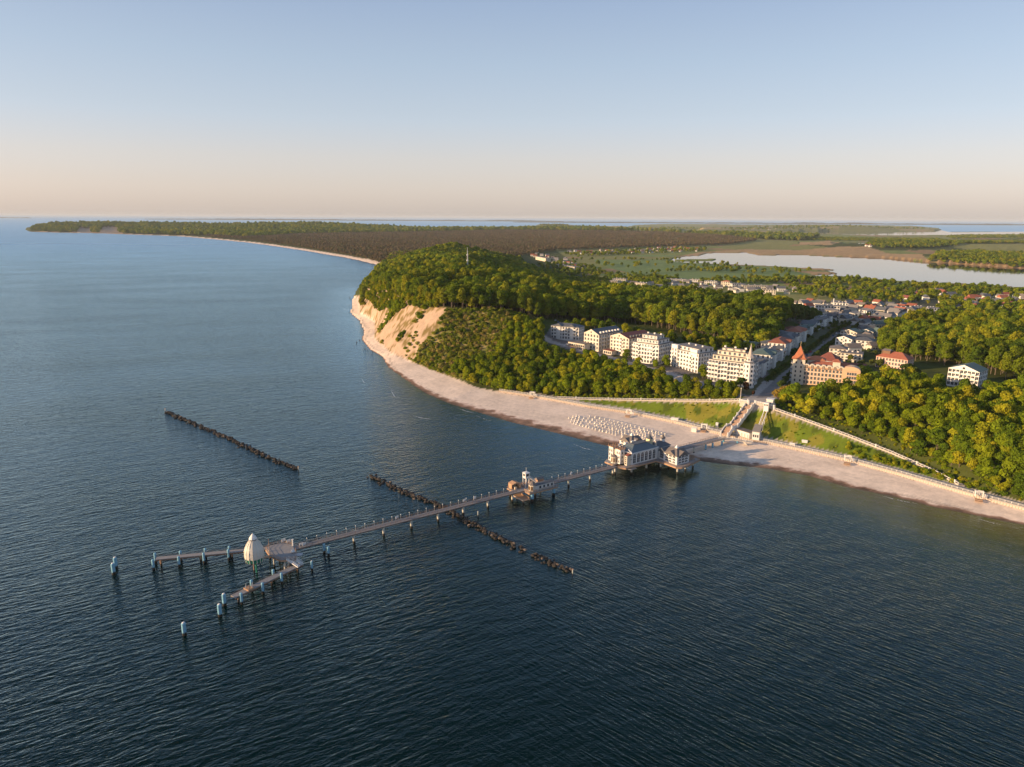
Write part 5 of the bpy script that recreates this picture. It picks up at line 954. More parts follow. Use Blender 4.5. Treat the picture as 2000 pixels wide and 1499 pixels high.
def block(name, label, A, B, zb, depth, height, floors, bays, sbays, wall='white_wall', roof='grey_flat_roof', rtype='flat', rh=3.0, setback=None, balc=(), sbalc=(), group=None, lz=.0, wm='window_glass', detail=True, cat='building', ww=1.25):
    a, ang, L = house_frame(A, B, zb); t = thing(name, label, cat, (a[0], a[1], zb), ang, group)
    MB().box(L / 2, depth / 2, height / 2 - 1.5, L, depth, height + 3).build('wall', wall, t)
    facade(t, 0, L, 0, .2, height, floors, bays, 'f', w=ww * 1.25, balc=balc, m=wm, detail=detail); facade(t, 0, L, 0, .2, height, floors, sbays, 'l', depth, w=ww, balc=sbalc, m=wm, detail=detail); facade(t, 0, L, 0, .2, height, floors, sbays, 'r', depth, w=ww, balc=sbalc, m=wm, detail=detail)
    if detail:
        mb = MB()
        for f in range(1, floors + 1): mb.box(L / 2, -.06, height / floors * f - .02, L + .2, .16, .25).box(-.06, depth / 2, height / floors * f - .02, .16, depth, .25).box(L + .06, depth / 2, height / floors * f - .02, .16, depth, .25)
        mb.build('cornice', 'white_paint', t)
    if rtype == 'flat': MB().box(L / 2, depth / 2, height + .15, L + .7, depth + .7, .3).build('roof', roof, t)
    elif rtype == 'hip': MB().hip(0, L, 0, depth, height, height + rh, None if depth < L else L / 2 * .9, .6, 'x' if depth <= L else 'y').build('roof', roof, t)
    elif rtype == 'gable': MB().hip(0, L, 0, depth, height, height + rh, 0, .5, 'x').build('roof', roof, t)
    elif rtype == 'gabley': 
        MB().hip(0, L, 0, depth, height, height + rh, 0, .5, 'y').build('roof', roof, t); MB().add([(0, 0, height), (L, 0, height), (L / 2, 0, height + rh * .93), (0, .3, height), (L, .3, height), (L / 2, .3, height + rh * .93)], [(0, 1, 2), (5, 4, 3), (0, 3, 4, 1), (1, 4, 5, 2), (2, 5, 3, 0)]); 
        MB().prism([(.0, -.55), (L, -.55), (L, -.5), (0, -.5)], 0, .01); g = MB().add([(0, -.54, height), (L, -.54, height), (L / 2, -.54, height + rh), (0, -.48, height), (L, -.48, height), (L / 2, -.48, height + rh)], [(0, 1, 2), (5, 4, 3), (0, 3, 4, 1), (1, 4, 5, 2), (2, 5, 3, 0)]); g.build('gable', wall, t)
        inst('window', window_mesh(ww, 1.4, wm)[0], t, (L / 2, -.55, height + rh * .35))
    z = height + .3
    for k, (ins, hh, nb, tm) in enumerate(setback or []):
        MB().box(L / 2, depth / 2, z + hh / 2, L - 2 * ins, depth - 2 * ins, hh).build('penthouse', tm, t); MB().box(L / 2, depth / 2, z + hh + .1, L - 2 * ins + .8, depth - 2 * ins + .8, .2).build('roof', roof, t)
        facade(t, ins, L - ins, ins, z, z + hh, 1, nb, 'f', w=1.6, m=wm, detail=detail); facade(t, ins, L - ins, ins, z, z + hh, 1, max(2, nb // 2), 'r', depth - 2 * ins, w=1.5, m=wm, detail=False); z += hh + .2
    if setback or rtype == 'flat':
        mb = MB()
        for k in range(3): mb.box(L * (.25 + .25 * k), depth * .6, z + .5, 1.4, 1.2, 1.2)
        mb.build('chimney', 'white_wall', t)
    EXCL.append(foot([(a[0] + (x * math.cos(ang) - y * math.sin(ang)), a[1] + (x * math.sin(ang) + y * math.cos(ang))) for x, y in ((0, 0), (L, 0), (L, depth), (0, depth))], 3.0)); return t, L
HG = 'white hotels in a row on the bluff'
# the row of hotels, left to right
t, L = block('hotel', 'plain white four-storey hotel at the left end of the row, dark roof with low gables', (1076, 661), (1130, 666), 28, 13, 12.2, 4, 10, 4, 'white_wall', 'slate_roof', 'hip', 2.6, balc=(1, 5, 8), group=HG, cat='hotel')
for k in (.28, .75): MB().hip(L * k - 3.5, L * k + 3.5, -.8, 6, 12.2, 14.8, 0, .2, 'y').build('cross_gable', 'slate_roof', t); MB().box(L * k, -.2, 6, 4, .8, 12.1).build('wall', 'white_wall', t)
t, L = block('hotel', 'cream hotel with long dark roof, dormers and a round-fronted terrace pavilion, second in the row', (1140, 680), (1169, 685), 25, 34, 14.0, 4, 5, 9, 'cream_wall', 'slate_roof', 'gabley', 4.2, sbalc=(1, 3, 5, 7), group=HG, cat='hotel')
for k in range(7): MB().box(L - 1.3, 4 + k * 4.2, 15.6, 1.6, 1.6, 1.6).build('dormer', 'white_paint', t)
MB().box(-6.0, -5.4, 2.7, 9.0, 8.0, 5.4).build('wall', 'cream_wall', t); MB().box(3.0, -5.2, 2.7, 11.0, 8.0, 5.4).build('wall', 'cream_wall', t); MB().box(-1, -5.3, 5.6, 20, 9, .3).build('terrace_roof', 'brown_roof', t)
for k in range(9): inst('window', window_mesh(1.3, 1.8)[0], t, (-9.4 + k * 2.1, -9.42, 3.4)); inst('window', window_mesh(1.3, 1.4)[0], t, (-9.4 + k * 2.1, -9.42, 1.2))
mb = MB()
for k in range(7): mb.box(-9 + k * 1.9, -13, 1.4, .25, .25, 2.8).box(-9 + k * 1.9, -10.8, 2.9, .2, 4.6, .2)
mb.box(-3.4, -13, 2.8, 12.0, .3, .25).box(-3.4, -13, 1.6, 12.0, .2, .2).build('pergola', 'timber_warm', t)
t, L = block('hotel', 'cream hotel with a maroon roof edged by dormers, third from the left in the row', (1191, 690), (1227, 697), 24, 32, 15.5, 5, 6, 8, 'cream_wall', 'maroon_roof', 'gabley', 3.6, balc=(2, 3), group=HG, cat='hotel')
for k in range(7): MB().box(L - 1.3, 4 + k * 4, 17.0, 1.6, 1.6, 1.6).build('dormer', 'slate_roof', t)
MB().box(3.5, -3.6, 1.8, 10, 7, 3.6).build('wall', 'cream_wall', t); MB().box(3.5, -3.6, 3.7, 10.6, 7.6, .25).build('terrace_roof', 'maroon_roof', t)
for k in range(4): inst('window', window_mesh(1.5, 2.0)[0], t, (.2 + k * 2.2, -7.12, 1.8))
t, L = block('hotel', 'white five-storey hotel with two stepped-back attic floors, fourth in the row', (1235, 706), (1285, 714), 23, 22, 16.5, 5, 9, 8, 'white_paint', 'brown_roof', 'flat', 0, [(2.2, 3.0, 7, 'white_wall'), (5.4, 2.8, 4, 'white_wall')], balc=(0, 1, 6), sbalc=(1, 4, 6), group=HG, cat='hotel', ww=1.4)
t, L = block('hotel', 'white five-storey hotel with a taller blank front bay, fifth in the row', (1310, 718), (1362, 731), 22, 20, 15.8, 5, 9, 7, 'white_paint', 'grey_flat_roof', 'flat', 0, [(2.0, 2.9, 6, 'white_wall')], balc=(0, 4, 5, 6), sbalc=(2, 5), group=HG, cat='hotel', ww=1.3)
MB().box(3.6, .9, 9.0, 6.4, 3.0, 21).build('bay', 'white_paint', t); MB().box(L - 5, 1.4, 15.8, 7, 3.2, 5.6).build('bay', 'white_paint', t); facade(t, .5, 6.8, -.6, 1, 17, 5, 2, 'f')
t, L = block('hotel', 'large white hotel with stepped attic floors and a slender corner spire, at the street', (1382, 744), (1462, 756), 21.5, 17, 16.5, 5, 13, 5, 'white_paint', 'brown_roof', 'flat', 0, [(2.0, 3.2, 9, 'cream_wall'), (4.5, 3.0, 6, 'cream_wall'), (7.0, 1.6, 3, 'cream_wall')], balc=(0, 1, 2, 5, 9, 10), sbalc=(1, 3), group=HG, cat='hotel', ww=1.5)
MB().lathe(L - 1.0, 1.5, [(-1.5, 4.0), (17.6, 4.0)], 8, R(22)).build('corner_tower', 'white_paint', t); MB().lathe(L - 1, 1.5, [(17.6, 4.5), (18.6, 3.4)], 8, R(22)).build('roof', 'grey_flat_roof', t)
tr = MB().lathe(L - 1, 1.5, [(18.6, 2.6), (21.6, 2.6)], 8, R(22)).build('lantern', 'white_paint', t); MB().lathe(L - 1, 1.5, [(21.6, 3.4), (23.8, 1.5), (29.5, .35), (31.5, .06)], 8, R(22)).build('spire', 'pale_stone', tr)
for k in range(8):
    a = R(45 * k)
    for f in range(6): inst('window', window_mesh(1.0, 1.7)[0], t, (L - 1 + 3.74 * math.cos(a), 1.5 + 3.74 * math.sin(a), 2.0 + f * 3.3) if f < 5 else (L - 1 + 2.45 * math.cos(a), 1.5 + 2.45 * math.sin(a), 20.1), a + R(90))
    MB().cyl(0, 0, 0, .01, .01, n=3)
# peach hotel with the orange pointed tower, right of the street
t, L = block('hotel', 'peach coloured hotel with arched attic gables and red-brown roof, right of the street', (1566, 750), (1672, 760), 21.5, 15, 12.6, 4, 15, 5, 'peach_wall', 'red_roof', 'hip', 4.2, balc=(), group=None, cat='hotel', ww=1.1)
for k in range(7): x = L * (.06 + k * .105); MB().prism([(x - 2.0, -.3), (x + 2.0, -.3), (x + 2.0, 2.4), (x - 2.0, 2.4)], 12.4, 13.6).build('gable', 'peach_wall', t); q = MB().add([(x + 2.0 * math.cos(R(i * 22.5)), -.32, 13.6 + 1.7 * math.sin(R(i * 22.5))) for i in range(9)] + [(x + 2.0 * math.cos(R(i * 22.5)), 2.8, 13.6 + 1.7 * math.sin(R(i * 22.5))) for i in range(9)], [tuple(range(9))[::-1], tuple(range(9, 18))] + [(i, i + 1, i + 10, i + 9) for i in range(8)]).build('gable', 'cream_wall', t); arched_window(t, x, -.33, 12.0, 2.0, 2.6, 'y-', 2, 2, 'warm_glass')
facade(t, L * .80, L * .98, -.95, .5, 12, 4, 4, 'f')
x = L * .88; MB().add([(x + 6 * math.cos(R(i * 15)), -.9, 12.6 + 3.2 * math.sin(R(i * 15))) for i in range(13)] + [(x + 6 * math.cos(R(i * 15)), 8, 12.6 + 3.2 * math.sin(R(i * 15))) for i in range(13)], [tuple(range(13))[::-1], tuple(range(13, 26))] + [(i, i + 1, i + 14, i + 13) for i in range(12)]).build('gable', 'peach_wall', t); MB().box(x, -.4, 6, 12, 1.0, 13).build('bay', 'peach_wall', t)
q = MB().box(L * .6, 3, 16.2, 5, 4, 3.6).build('dormer', 'cream_wall', t); MB().hip(L * .6 - 2.5, L * .6 + 2.5, 1, 5, 18, 20, 2.2, .5).build('roof', 'red_roof', q)
q = MB().box(L * .22, 13, 14.6, 12, 9, 4.6).build('attic', 'cream_wall', t); MB().hip(L * .22 - 6, L * .22 + 6, 8.5, 17.5, 16.9, 19.6, None, .6).build('roof', 'orange_roof', q)
tw = MB().box(-3.4, 3.6, 8.4, 8.4, 8.4, 20).build('tower', 'cream_wall', t); MB().lathe(-3.4, 3.6, [(18.4, 7.4), (19.4, 5.6), (23.0, 3.0), (27.5, .25)], 4, R(45)).build('roof', 'orange_roof', tw); MB().cyl(-3.4, 3.6, 27.3, 31, .12, n=5).build('finial', 'pale_yellow_wall', tw)
for f in range(5):
    for k in range(2): inst('window', window_mesh(1.0, 1.6)[0], t, (-5.2 + k * 3.6, -.62, 2.6 + f * 3.3))
    for k in range(2): inst('window', window_mesh(1.2, 1.6)[0], t, (-7.62, 2.0 + k * 3.2, 2.6 + f * 3.3), R(-90))
    MB().box(-8.2, 3.6, 1.6 + f * 3.3, 1.2, 7.4, .2).box(-8.75, 3.6, 2.1 + f * 3.3, .1, 7.4, .9).build('balcony', 'white_paint', t)
for A in ((P(1552, 752, 21.5)),): EXCL.append([(A[0] - 6, A[1] - 4), (A[0] + 8, A[1] - 4), (A[0] + 8, A[1] + 12), (A[0] - 6, A[1] + 12)])
t, L = block('house', 'pink house with two hipped red roofs half hidden by trees, right of the villas', (1709, 718), (1770, 727), 22, 14, 9.5, 3, 10, 4, 'pink_wall', 'red_roof', 'hip', 4.4, ww=1.0, cat='house')
q = MB().box(L * .25, 6, 13.0, 6, 5, 2.6).build('attic', 'timber_dark', t); MB().hip(L * .25 - 3, L * .25 + 3, 3.5, 8.5, 14.3, 15.6, 1, .6).build('roof', 'brown_roof', q)
t, L = block('house', 'white house with a broad dark gable roof standing alone among the trees on the right', (1848, 752), (1908, 762), 24.2, 16, 12.6, 4, 8, 5, 'white_paint', 'green_roof', 'gabley', 3.6, balc=(2, 5, 6), ww=1.5, cat='house')
t, L = block('villa', 'light blue villa with a steep maroon pyramid roof behind the peach hotel', (1590, 725), (1632, 731), 21, 14, 9.5, 3, 8, 5, 'blue_grey_wall', 'maroon_roof', 'hip', 6.0, cat='villa')
# villas lining the street, left row then right row: (front from, front to, base, depth, height, floors, bays, wall, roof, type)
SG = 'white villas lining the left side of the street'; g5 = random.Random(5)
LR = [((1478, 744), (1500, 727), 'white_wall', 'slate_roof', 'flat'), ((1502, 725), (1516, 713), 'white_paint', 'green_roof', 'hip'), ((1517, 712), (1531, 700), 'white_wall', 'slate_roof', 'flat'), ((1532, 699), (1546, 687), 'white_paint', 'red_roof', 'hip'),
      ((1547, 685), (1561, 674), 'white_wall', 'slate_roof', 'hip'), ((1562, 673), (1576, 663), 'white_paint', 'red_roof', 'hip'), ((1577, 662), (1588, 655), 'cream_wall', 'green_roof', 'hip'), ((1589, 654), (1601, 647), 'white_wall', 'slate_roof', 'gabley'), ((1602, 646), (1614, 640), 'white_paint', 'grey_flat_roof', 'hip'), ((1615, 639), (1625, 634), 'white_paint', 'slate_roof', 'flat')]
names = ['first villa up the left side of the street, next to the spire hotel', 'second villa up the left side of the street, greenish hipped roof', 'third villa up the left side of the street, flat dark roof', 'white villa with a red hipped roof on the left side of the street', 'white villa with a dark hipped roof, midway up the left side of the street', 'white villa with a red roof, further up the left side of the street', 'cream villa with a green-grey roof on the left side of the street', 'white villa with a gable towards the street on its left side', 'white villa with grey hipped roof near the far end of the left row', 'last white villa of the left row before the big dark trees']
for k, ((A, B, wl_, rf_, rt), nm) in enumerate(zip(LR, names)):
    z = (20, 20, 19.8, 19.3, 18.8, 18.0, 17.2, 16.2, 15.4, 14.8)[k]; B = (A[0] + (B[0] - A[0]) * .86, A[1] + (B[1] - A[1]) * .86); t, L = block('villa', nm, A, B, z, 15, (11.5, 12.8, 10.8, 12.4, 11.0, 12.0, 9.6, 10.8, 9.4, 10.4)[k], 4, 5, 4, wl_, rf_, rt, 3.0, balc=(0, 2, 4), group=SG, cat='villa', detail=k < 7, ww=1.5)
    tx = MB().box(L / 2, -1.0, 5.6, L * .34, 2.0, 12.6).build('bay', 'white_paint', t); MB().hip(L * .33, L * .67, -2, 3, 11.9, 14.2, 0, .3, 'y').build('bay_roof', rf_, tx)
RR = [((1640, 707), (1682, 711), 19, 'cream_wall', 'brown_roof', 'flat', 8, 3, 'low cream building with brown flat roof in the second row right of the street'), ((1618, 700), (1652, 703), 19.5, 'cream_wall', 'brown_roof', 'hip', 9, 3, 'cream villa with brown roof directly behind the light blue villa'),
      ((1630, 680), (1662, 684), 18, 'white_paint', 'slate_roof', 'gabley', 10, 3, 'white villa with balconies and a dark gable roof, right side of the street'), ((1664, 683), (1704, 687), 18, 'white_wall', 'slate_roof', 'hip', 9.5, 3, 'white villa with long balconies and slate roof beside the tall wood'),
      ((1640, 664), (1672, 668), 16.5, 'cream_wall', 'green_roof', 'gabley', 9.5, 3, 'cream villa with green-grey gable roof behind the balcony villa'), ((1676, 662), (1704, 665), 16, 'white_wall', 'green_roof', 'gabley', 8.5, 3, 'white villa with a low wide gable behind the long-balcony villa'),
      ((1683, 648), (1708, 650), 13.5, 'white_wall', 'slate_roof', 'gabley', 8, 2, 'small white villa with slate gable near the far trees'), ((1644, 739), (1664, 742), 20.5, 'white_wall', 'grey_flat_roof', 'flat', 3.5, 1, 'small white flat-roofed annex behind the peach hotel'),
      ((1680, 742), (1700, 744), 20.5, 'white_wall', 'slate_roof', 'gabley', 3.4, 1, 'small white garden house behind the peach hotel'), ((1645, 722), (1690, 726), 20, 'cream_wall', 'maroon_roof', 'gable', 4, 1, 'long low house with maroon roof behind the peach hotel')]
for A, B, z, wl_, rf_, rt, hh, fl_, lab in RR:
    L_ = house_frame(A, B, z)[2]; block('villa', lab, A, B, z, 14 if hh > 5 else 7, hh, fl_, max(2, int(L_ / 3.2)), 4, wl_, rf_, rt, 2.6 if hh > 5 else 1.6, balc=(1, 3) if hh > 5 else (), cat='villa', detail=hh > 5, ww=1.3)
BL = [((1485, 690), (1520, 692), 21, 'white_wall', 'slate_roof', 'hip', 9, 3, 'white house with dark hipped roof behind the first street villas'), ((1495, 668), (1540, 670), 20.5, 'white_wall', 'slate_roof', 'hip', 9, 3, 'long white house with slate roof at the edge of the hill wood'), ((1508, 707), (1532, 705), 20, 'cream_wall', 'red_roof', 'hip', 8, 3, 'house with a flat red roof behind the spire hotel'),
      ((1555, 645), (1575, 646), 17, 'white_wall', 'red_roof', 'gabley', 6, 2, 'white gabled house with red roof below the big dark tree'), ((1530, 655), (1556, 657), 19, 'white_wall', 'maroon_roof', 'hip', 7, 2, 'white house with a maroon roof at the hill wood edge'), ((1448, 680), (1474, 684), 23, 'white_wall', 'green_roof', 'gable', 4, 1, 'low shed with a pale green roof behind the spire hotel')]
for A, B, z, wl_, rf_, rt, hh, fl_, lab in BL: block('house', lab, A, B, z, 12, hh, fl_, 5, 4, wl_, rf_, rt, 2.6, cat='house', detail=False)
# large white town buildings beyond the street
TB = [((1592, 607), (1640, 609), 12, 'white_wall', 'grey_flat_roof', 'flat', 'long flat white hall in the town beyond the dark trees'), ((1612, 617), (1636, 618), 11, 'cream_wall', 'grey_flat_roof', 'hip', 'cream building in front of the long white hall'), ((1628, 601), (1656, 603), 10, 'white_paint', 'slate_roof', 'flat', 'white building with tall chimney beside the long hall'),
      ((1527, 601), (1548, 602), 10, 'white_wall', 'slate_roof', 'hip', 'white house left of the big dark tree'), ((1590, 625), (1600, 627), 12, 'white_wall', 'slate_roof', 'flat', 'white house half behind the dark tree'), ((1640, 628), (1665, 629), 10, 'white_wall', 'slate_roof', 'gabley', 'white terrace house left of the far avenue'), ((1668, 624), (1690, 624), 9, 'white_wall', 'slate_roof', 'gabley', 'white terrace house with dark gable on the far avenue'),
      ((1692, 618), (1710, 617), 8, 'white_paint', 'grey_flat_roof', 'gabley', 'white house with an arched roof on the far avenue'), ((1703, 612), (1732, 613), 7, 'cream_wall', 'slate_roof', 'hip', 'wide cream house at the end of the far avenue'), ((1745, 611), (1780, 612), 7, 'white_wall', 'grey_flat_roof', 'flat', 'low white row above the tall wood'), ((1786, 610), (1810, 610), 7, 'white_wall', 'brown_roof', 'flat', 'low pale row above the tall wood'), ((1812, 612), (1834, 612), 7, 'white_paint', 'grey_flat_roof', 'flat', 'low white hut above the tall wood'),
      ((1450, 565), (1500, 566), 5, 'cream_wall', 'grey_flat_roof', 'flat', 'long pale flat-roofed building above the dark hill wood'), ((1490, 574), (1515, 575), 5, 'cream_wall', 'brown_roof', 'flat', 'cream apartment house above the dark hill wood'), ((1430, 562), (1455, 562), 5, 'white_wall', 'slate_roof', 'flat', 'white building left of the long flat-roofed one'),
      ((1300, 552), (1340, 553), 5, 'white_wall', 'grey_flat_roof', 'flat', 'low white halls above the hill wood, left group'), ((1345, 553), (1370, 554), 5, 'white_wall', 'grey_flat_roof', 'flat', 'white hall just right of the left group'), ((1375, 556), (1400, 557), 5, 'white_wall', 'slate_roof', 'flat', 'pale hall in the middle of the line above the hill wood'), ((1408, 557), (1425, 558), 5, 'cream_wall', 'red_roof', 'hip', 'cream house with red roof in the line above the hill wood')]
for A, B, z, wl_, rf_, rt, lab in TB:
    L_ = house_frame(A, B, z)[2]; block('town_building', lab, A, B, z, 14, 7.5, 2, max(3, int(L_ / 4)), 3, wl_, rf_, rt, 2.6, cat='building', detail=False, ww=1.8)
t = thing('chimney', 'tall thin white chimney beside the long hall in the town', 'chimney', (*P(1627, 603, 10), 9)); MB().cyl(0, 0, 0, 16, .9, .7, 8).build('shaft', 'white_paint', t); MB().cyl(0, 0, 16, 16.6, .9, n=8).build('rim', 'grey_flat_roof', t)
# small houses of the further villages
SM = {}
def small_house(x, y, z, rz, s, wall, roof, label, group):
    k = (wall, roof)
    if k not in SM: SM[k] = (MB().box(0, 0, 2.2, 12, 8, 5.4).mesh('wall', wall), MB().hip(-6, 6, -4, 4, 4.9, 8.6, 0, .5).mesh('roof', roof), MB().add([(-6.05, -3.9, 4.9), (-6.05, 3.9, 4.9), (-6.05, 0, 8.3), (6.05, -3.9, 4.9), (6.05, 3.9, 4.9), (6.05, 0, 8.3)], [(0, 2, 1), (3, 4, 5)]).mesh('gable', wall), MB().box(-3, -4.03, 2.4, 1.6, .1, 1.6).box(0, -4.03, 2.4, 1.6, .1, 1.6).box(3, -4.03, 2.4, 1.6, .1, 1.6).mesh('window', 'window_glass'))
    t = thing('house', label, 'house', (x, y, z), rz, group); t.scale = (s, s, s); a, b, c_, d_ = SM[k]; inst('wall', a, t); inst('roof', b, t); inst('gable', c_, t); inst('window', d_, t)
g6 = random.Random(6)
def village(px_poly, z, n, label, group, roofs, walls, mind=17, rz0=0.0):
    poly = [P(a, b, z) for a, b in px_poly]; xs = [p[0] for p in poly]; ys = [p[1] for p in poly]; placed = []; tries = 0
    while len(placed) < n and tries < 6000:
        tries += 1; x, y = g6.uniform(min(xs), max(xs)), g6.uniform(min(ys), max(ys))
        if not bool(inside(poly, np.array([x]), np.array([y]))[0]) or any((x - a) ** 2 + (y - b) ** 2 < mind ** 2 for a, b in placed): continue
        placed.append((x, y)); s = g6.uniform(.85, 1.25); small_house(x, y, ground(x, y) - .1, rz0 + g6.choice((0, R(90))) + g6.uniform(-.3, .3), s, g6.choice(walls), g6.choice(roofs), label, group); EXCL.append([(x - 6, y - 14), (x + 6, y - 14), (x + 6, y + 5), (x - 6, y + 5)])
RD = ('red_roof', 'brown_roof', 'maroon_roof', 'slate_roof'); WW = ('white_wall', 'cream_wall', 'white_paint')
village([(1905, 580), (1960, 578), (2000, 584), (2080, 588), (2080, 606), (1990, 604), (1930, 606), (1860, 604)], 6, 46, 'small pale house with a pitched roof in the village at the right edge', 'houses of the village at the right edge', RD, WW, 19)
village([(1750, 570), (1830, 566), (1860, 580), (1850, 596), (1760, 592)], 5, 8, 'small pale house among meadows right of the town', 'scattered houses among the meadows', RD, WW, 40)
village([(1100, 492), (1200, 489), (1330, 484), (1375, 486), (1370, 492), (1200, 497), (1110, 498)], 3, 78, 'tiny pale house in the distant village at the foot of the pine heath', 'houses of the distant village below the pine heath', RD, WW, 26)
village([(1025, 492), (1060, 494), (1130, 512), (1160, 522), (1140, 530), (1080, 518), (1040, 505)], 4, 26, 'small pale house in the hamlet right of the radio mast hill', 'houses of the hamlet behind the hill', RD + ('grey_flat_roof',), WW, 26)
village([(1400, 449), (1480, 450), (1560, 451), (1560, 453), (1440, 452)], 3, 14, 'tiny white house on the far lake shore', 'tiny houses on the far lake shore', RD, WW, 60)
village([(350, 441), (400, 442), (470, 448), (420, 452), (360, 450)], 30, 14, 'tiny white house on the wooded cape', 'tiny houses on the wooded cape', RD, WW, 80)
village([(1690, 484), (1740, 486), (1740, 489), (1690, 488)], 3, 6, 'tiny white building at the head of the lake', 'tiny buildings at the head of the lake', RD, WW, 40)
village([(1480, 596), (1560, 590), (1720, 592), (1790, 600), (1790, 606), (1715, 640), (1690, 652), (1640, 636), (1600, 622), (1540, 606)], 9, 62, 'white or cream town house beyond the far end of the villa street', 'town houses beyond the villa street', ('slate_roof', 'slate_roof', 'grey_flat_roof', 'grey_flat_roof', 'brown_roof', 'red_roof'), WW, 17, R(35))
village([(1190, 556), (1300, 549), (1460, 560), (1560, 566), (1560, 576), (1440, 572), (1300, 562), (1200, 566)], 5, 34, 'low white building in the line between hill wood and meadows', 'low buildings between hill wood and meadows', ('grey_flat_roof', 'slate_roof', 'brown_roof'), ('white_wall', 'white_paint', 'cream_wall'), 24)
village([(1700, 652), (1716, 640), (1716, 690), (1690, 700), (1660, 700), (1670, 660)], 16, 9, 'white house tucked behind the villas left of the tall wood', 'houses between villas and tall wood', ('slate_roof', 'green_roof', 'brown_roof'), WW, 16)
for (A, B, lab) in (((1085, 522), (1122, 528), 'long cream apartment block behind the hill'), ((1046, 506), (1066, 510), 'flat grey hall behind the hill'), ((1190, 556), (1206, 557), 'white flat-roofed house left of the plain'), ((1196, 552), (1222, 553), 'pale block in the trees behind the hill wood'), ((1240, 560), (1262, 562), 'white block with rows of windows in the trees behind the hill wood'), ((1120, 556), (1150, 558), 'pale house in the trees nearest the hill wood')):
    block('town_building', lab, A, B, 6 if A[0] < 1100 else 8, 16, 8, 3, 7, 3, 'cream_wall', 'grey_flat_roof', 'flat', 0, cat='building', detail=False, ww=1.8)
# cars on the street and in the car parks
CARM = {}
def car(x, y, rz, c, label, group):
    if c not in CARM:
        CARM[c] = (MB().box(0, 0, .62, 4.4, 1.8, .6).add([(-1.9, -.8, .92), (1.2, -.8, .92), (1.2, .8, .92), (-1.9, .8, .92), (-1.4, -.65, 1.48), (.5, -.65, 1.48), (.5, .65, 1.48), (-1.4, .65, 1.48)], [(4, 5, 6, 7), (0, 1, 5, 4), (1, 2, 6, 5), (2, 3, 7, 6), (3, 0, 4, 7)]).mesh('body', mat('car_' + str(len(CARM)), c, .25, .02, 1, spec=.6)), MB().box(-.3, 0, 1.2, 2.5, 1.62, .34).mesh('windows', 'window_glass'), MB().cyl(0, 0, -.1, .1, .33, n=10).mesh('wheel', 'dark_opening'))
    t = thing('car', label, 'car', (x, y, ground(x, y) + .02), rz, group); b_, w_, wh = CARM[c]; inst('body', b_, t); inst('windows', w_, t)
    for sx in (-1.35, 1.35):
        for sy in (-.85, .85): o = inst('wheel', wh, t, (sx, sy, .33)); o.rotation_euler = (R(90), 0, 0)
CC = ((.6, .6, .62), (.03, .03, .04), (.25, .27, .3), (.35, .03, .03), (.05, .09, .2))
for k in range(22):
    t_ = .34 + k * .03 + g6.uniform(-.006, .006); i = int(t_ * 6) if t_ < 1 else 5; i = min(i, 5); f = min(t_ * 6 - i, 1); a, b = ROAD[i], ROAD[i + 1]; x = a[0] + (b[0] - a[0]) * f; y = a[1] + (b[1] - a[1]) * f; d = math.atan2(b[1] - a[1], b[0] - a[0]); o = g6.choice((-3.4, 3.4))
    car(x - math.sin(d) * o, y + math.cos(d) * o, d, g6.choice(CC), 'car parked on the street between the white villas', 'cars parked along the villa street')
for k in range(16): x, y = P(1085 + k * 5.4, 640 + k * 1.4 + g6.uniform(-.5, .5), 29); car(x, y, R(80), g6.choice(CC), 'car parked behind the leftmost white hotel', 'cars in the car park behind the hotels')
for k, (px, py, lab) in enumerate(((1153, 694, 'white van on the drive below the cream hotel'), ((1184), 701, 'white van on the drive below the maroon-roofed hotel'), (1108, 680, 'white car on the drive left of the pergola'))): x, y = P(px, py, 24); car(x, y, R(-12), (.6, .6, .62), lab, None)
# radio mast on the hill, ship at sea
x, y, _ = Q(913, 1090, 0); gz = ground(x, y); t = thing('radio_mast', 'slim pale lattice radio mast rising from the wooded hill', 'mast', (x, y, gz)); hgt = 40; mb = MB()
for k in range(3): a = k * 2.094; mb.bar((1.3 * math.cos(a), 1.3 * math.sin(a), 0), (.5 * math.cos(a), .5 * math.sin(a), hgt), .45)
for k in range(16):
    for j in range(3): a, b = j * 2.094, (j + 1) * 2.094; r1, r2 = 1.3 - .8 * k / 16, 1.3 - .8 * (k + 1) / 16; mb.bar((r1 * math.cos(a), r1 * math.sin(a), hgt * k / 16), (r2 * math.cos(b), r2 * math.sin(b), hgt * (k + 1) / 16), .25)
mb.build('lattice', 'white_paint', t); MB().cyl(0, 0, 25, 26.5, 1.6, n=8).cyl(0, 0, 33, 34.5, 1.3, n=8).build('platform', 'white_paint', t); MB().cyl(0, 0, hgt, hgt + 5, .2, n=5).build('antenna', 'white_paint', t)
x, y = P(516, 439.5); t = thing('ferry', 'small white ship far out at sea above the bay woods', 'ship', (x, y, 0), .1); MB().prism([(-50, -8), (40, -8), (58, 0), (40, 8), (-50, 8)], -2, 9).build('hull', 'white_paint', t); MB().box(38, 0, 18, 14, 14, 18).build('bridge', 'white_paint', t); MB().box(-42, 0, 15, 10, 10, 12).build('funnel', 'white_paint', t)
# ------------------------------------------------------------------ avenue and garden trees (things)
def street_rows():
    out = []
    for side, off in ((-1, 6.0), (1, 6.0)):
        acc = 0
        for a, b in zip(ROAD[:-1], ROAD[1:]):
            L = math.hypot(b[0] - a[0], b[1] - a[1]); nx, ny = -(b[1] - a[1]) / L, (b[0] - a[0]) / L; q = 0
            while q < L: out.append((a[0] + (b[0] - a[0]) * q / L + nx * off * side, a[1] + (b[1] - a[1]) * q / L + ny * off * side, side)); q += 7.2
    return out
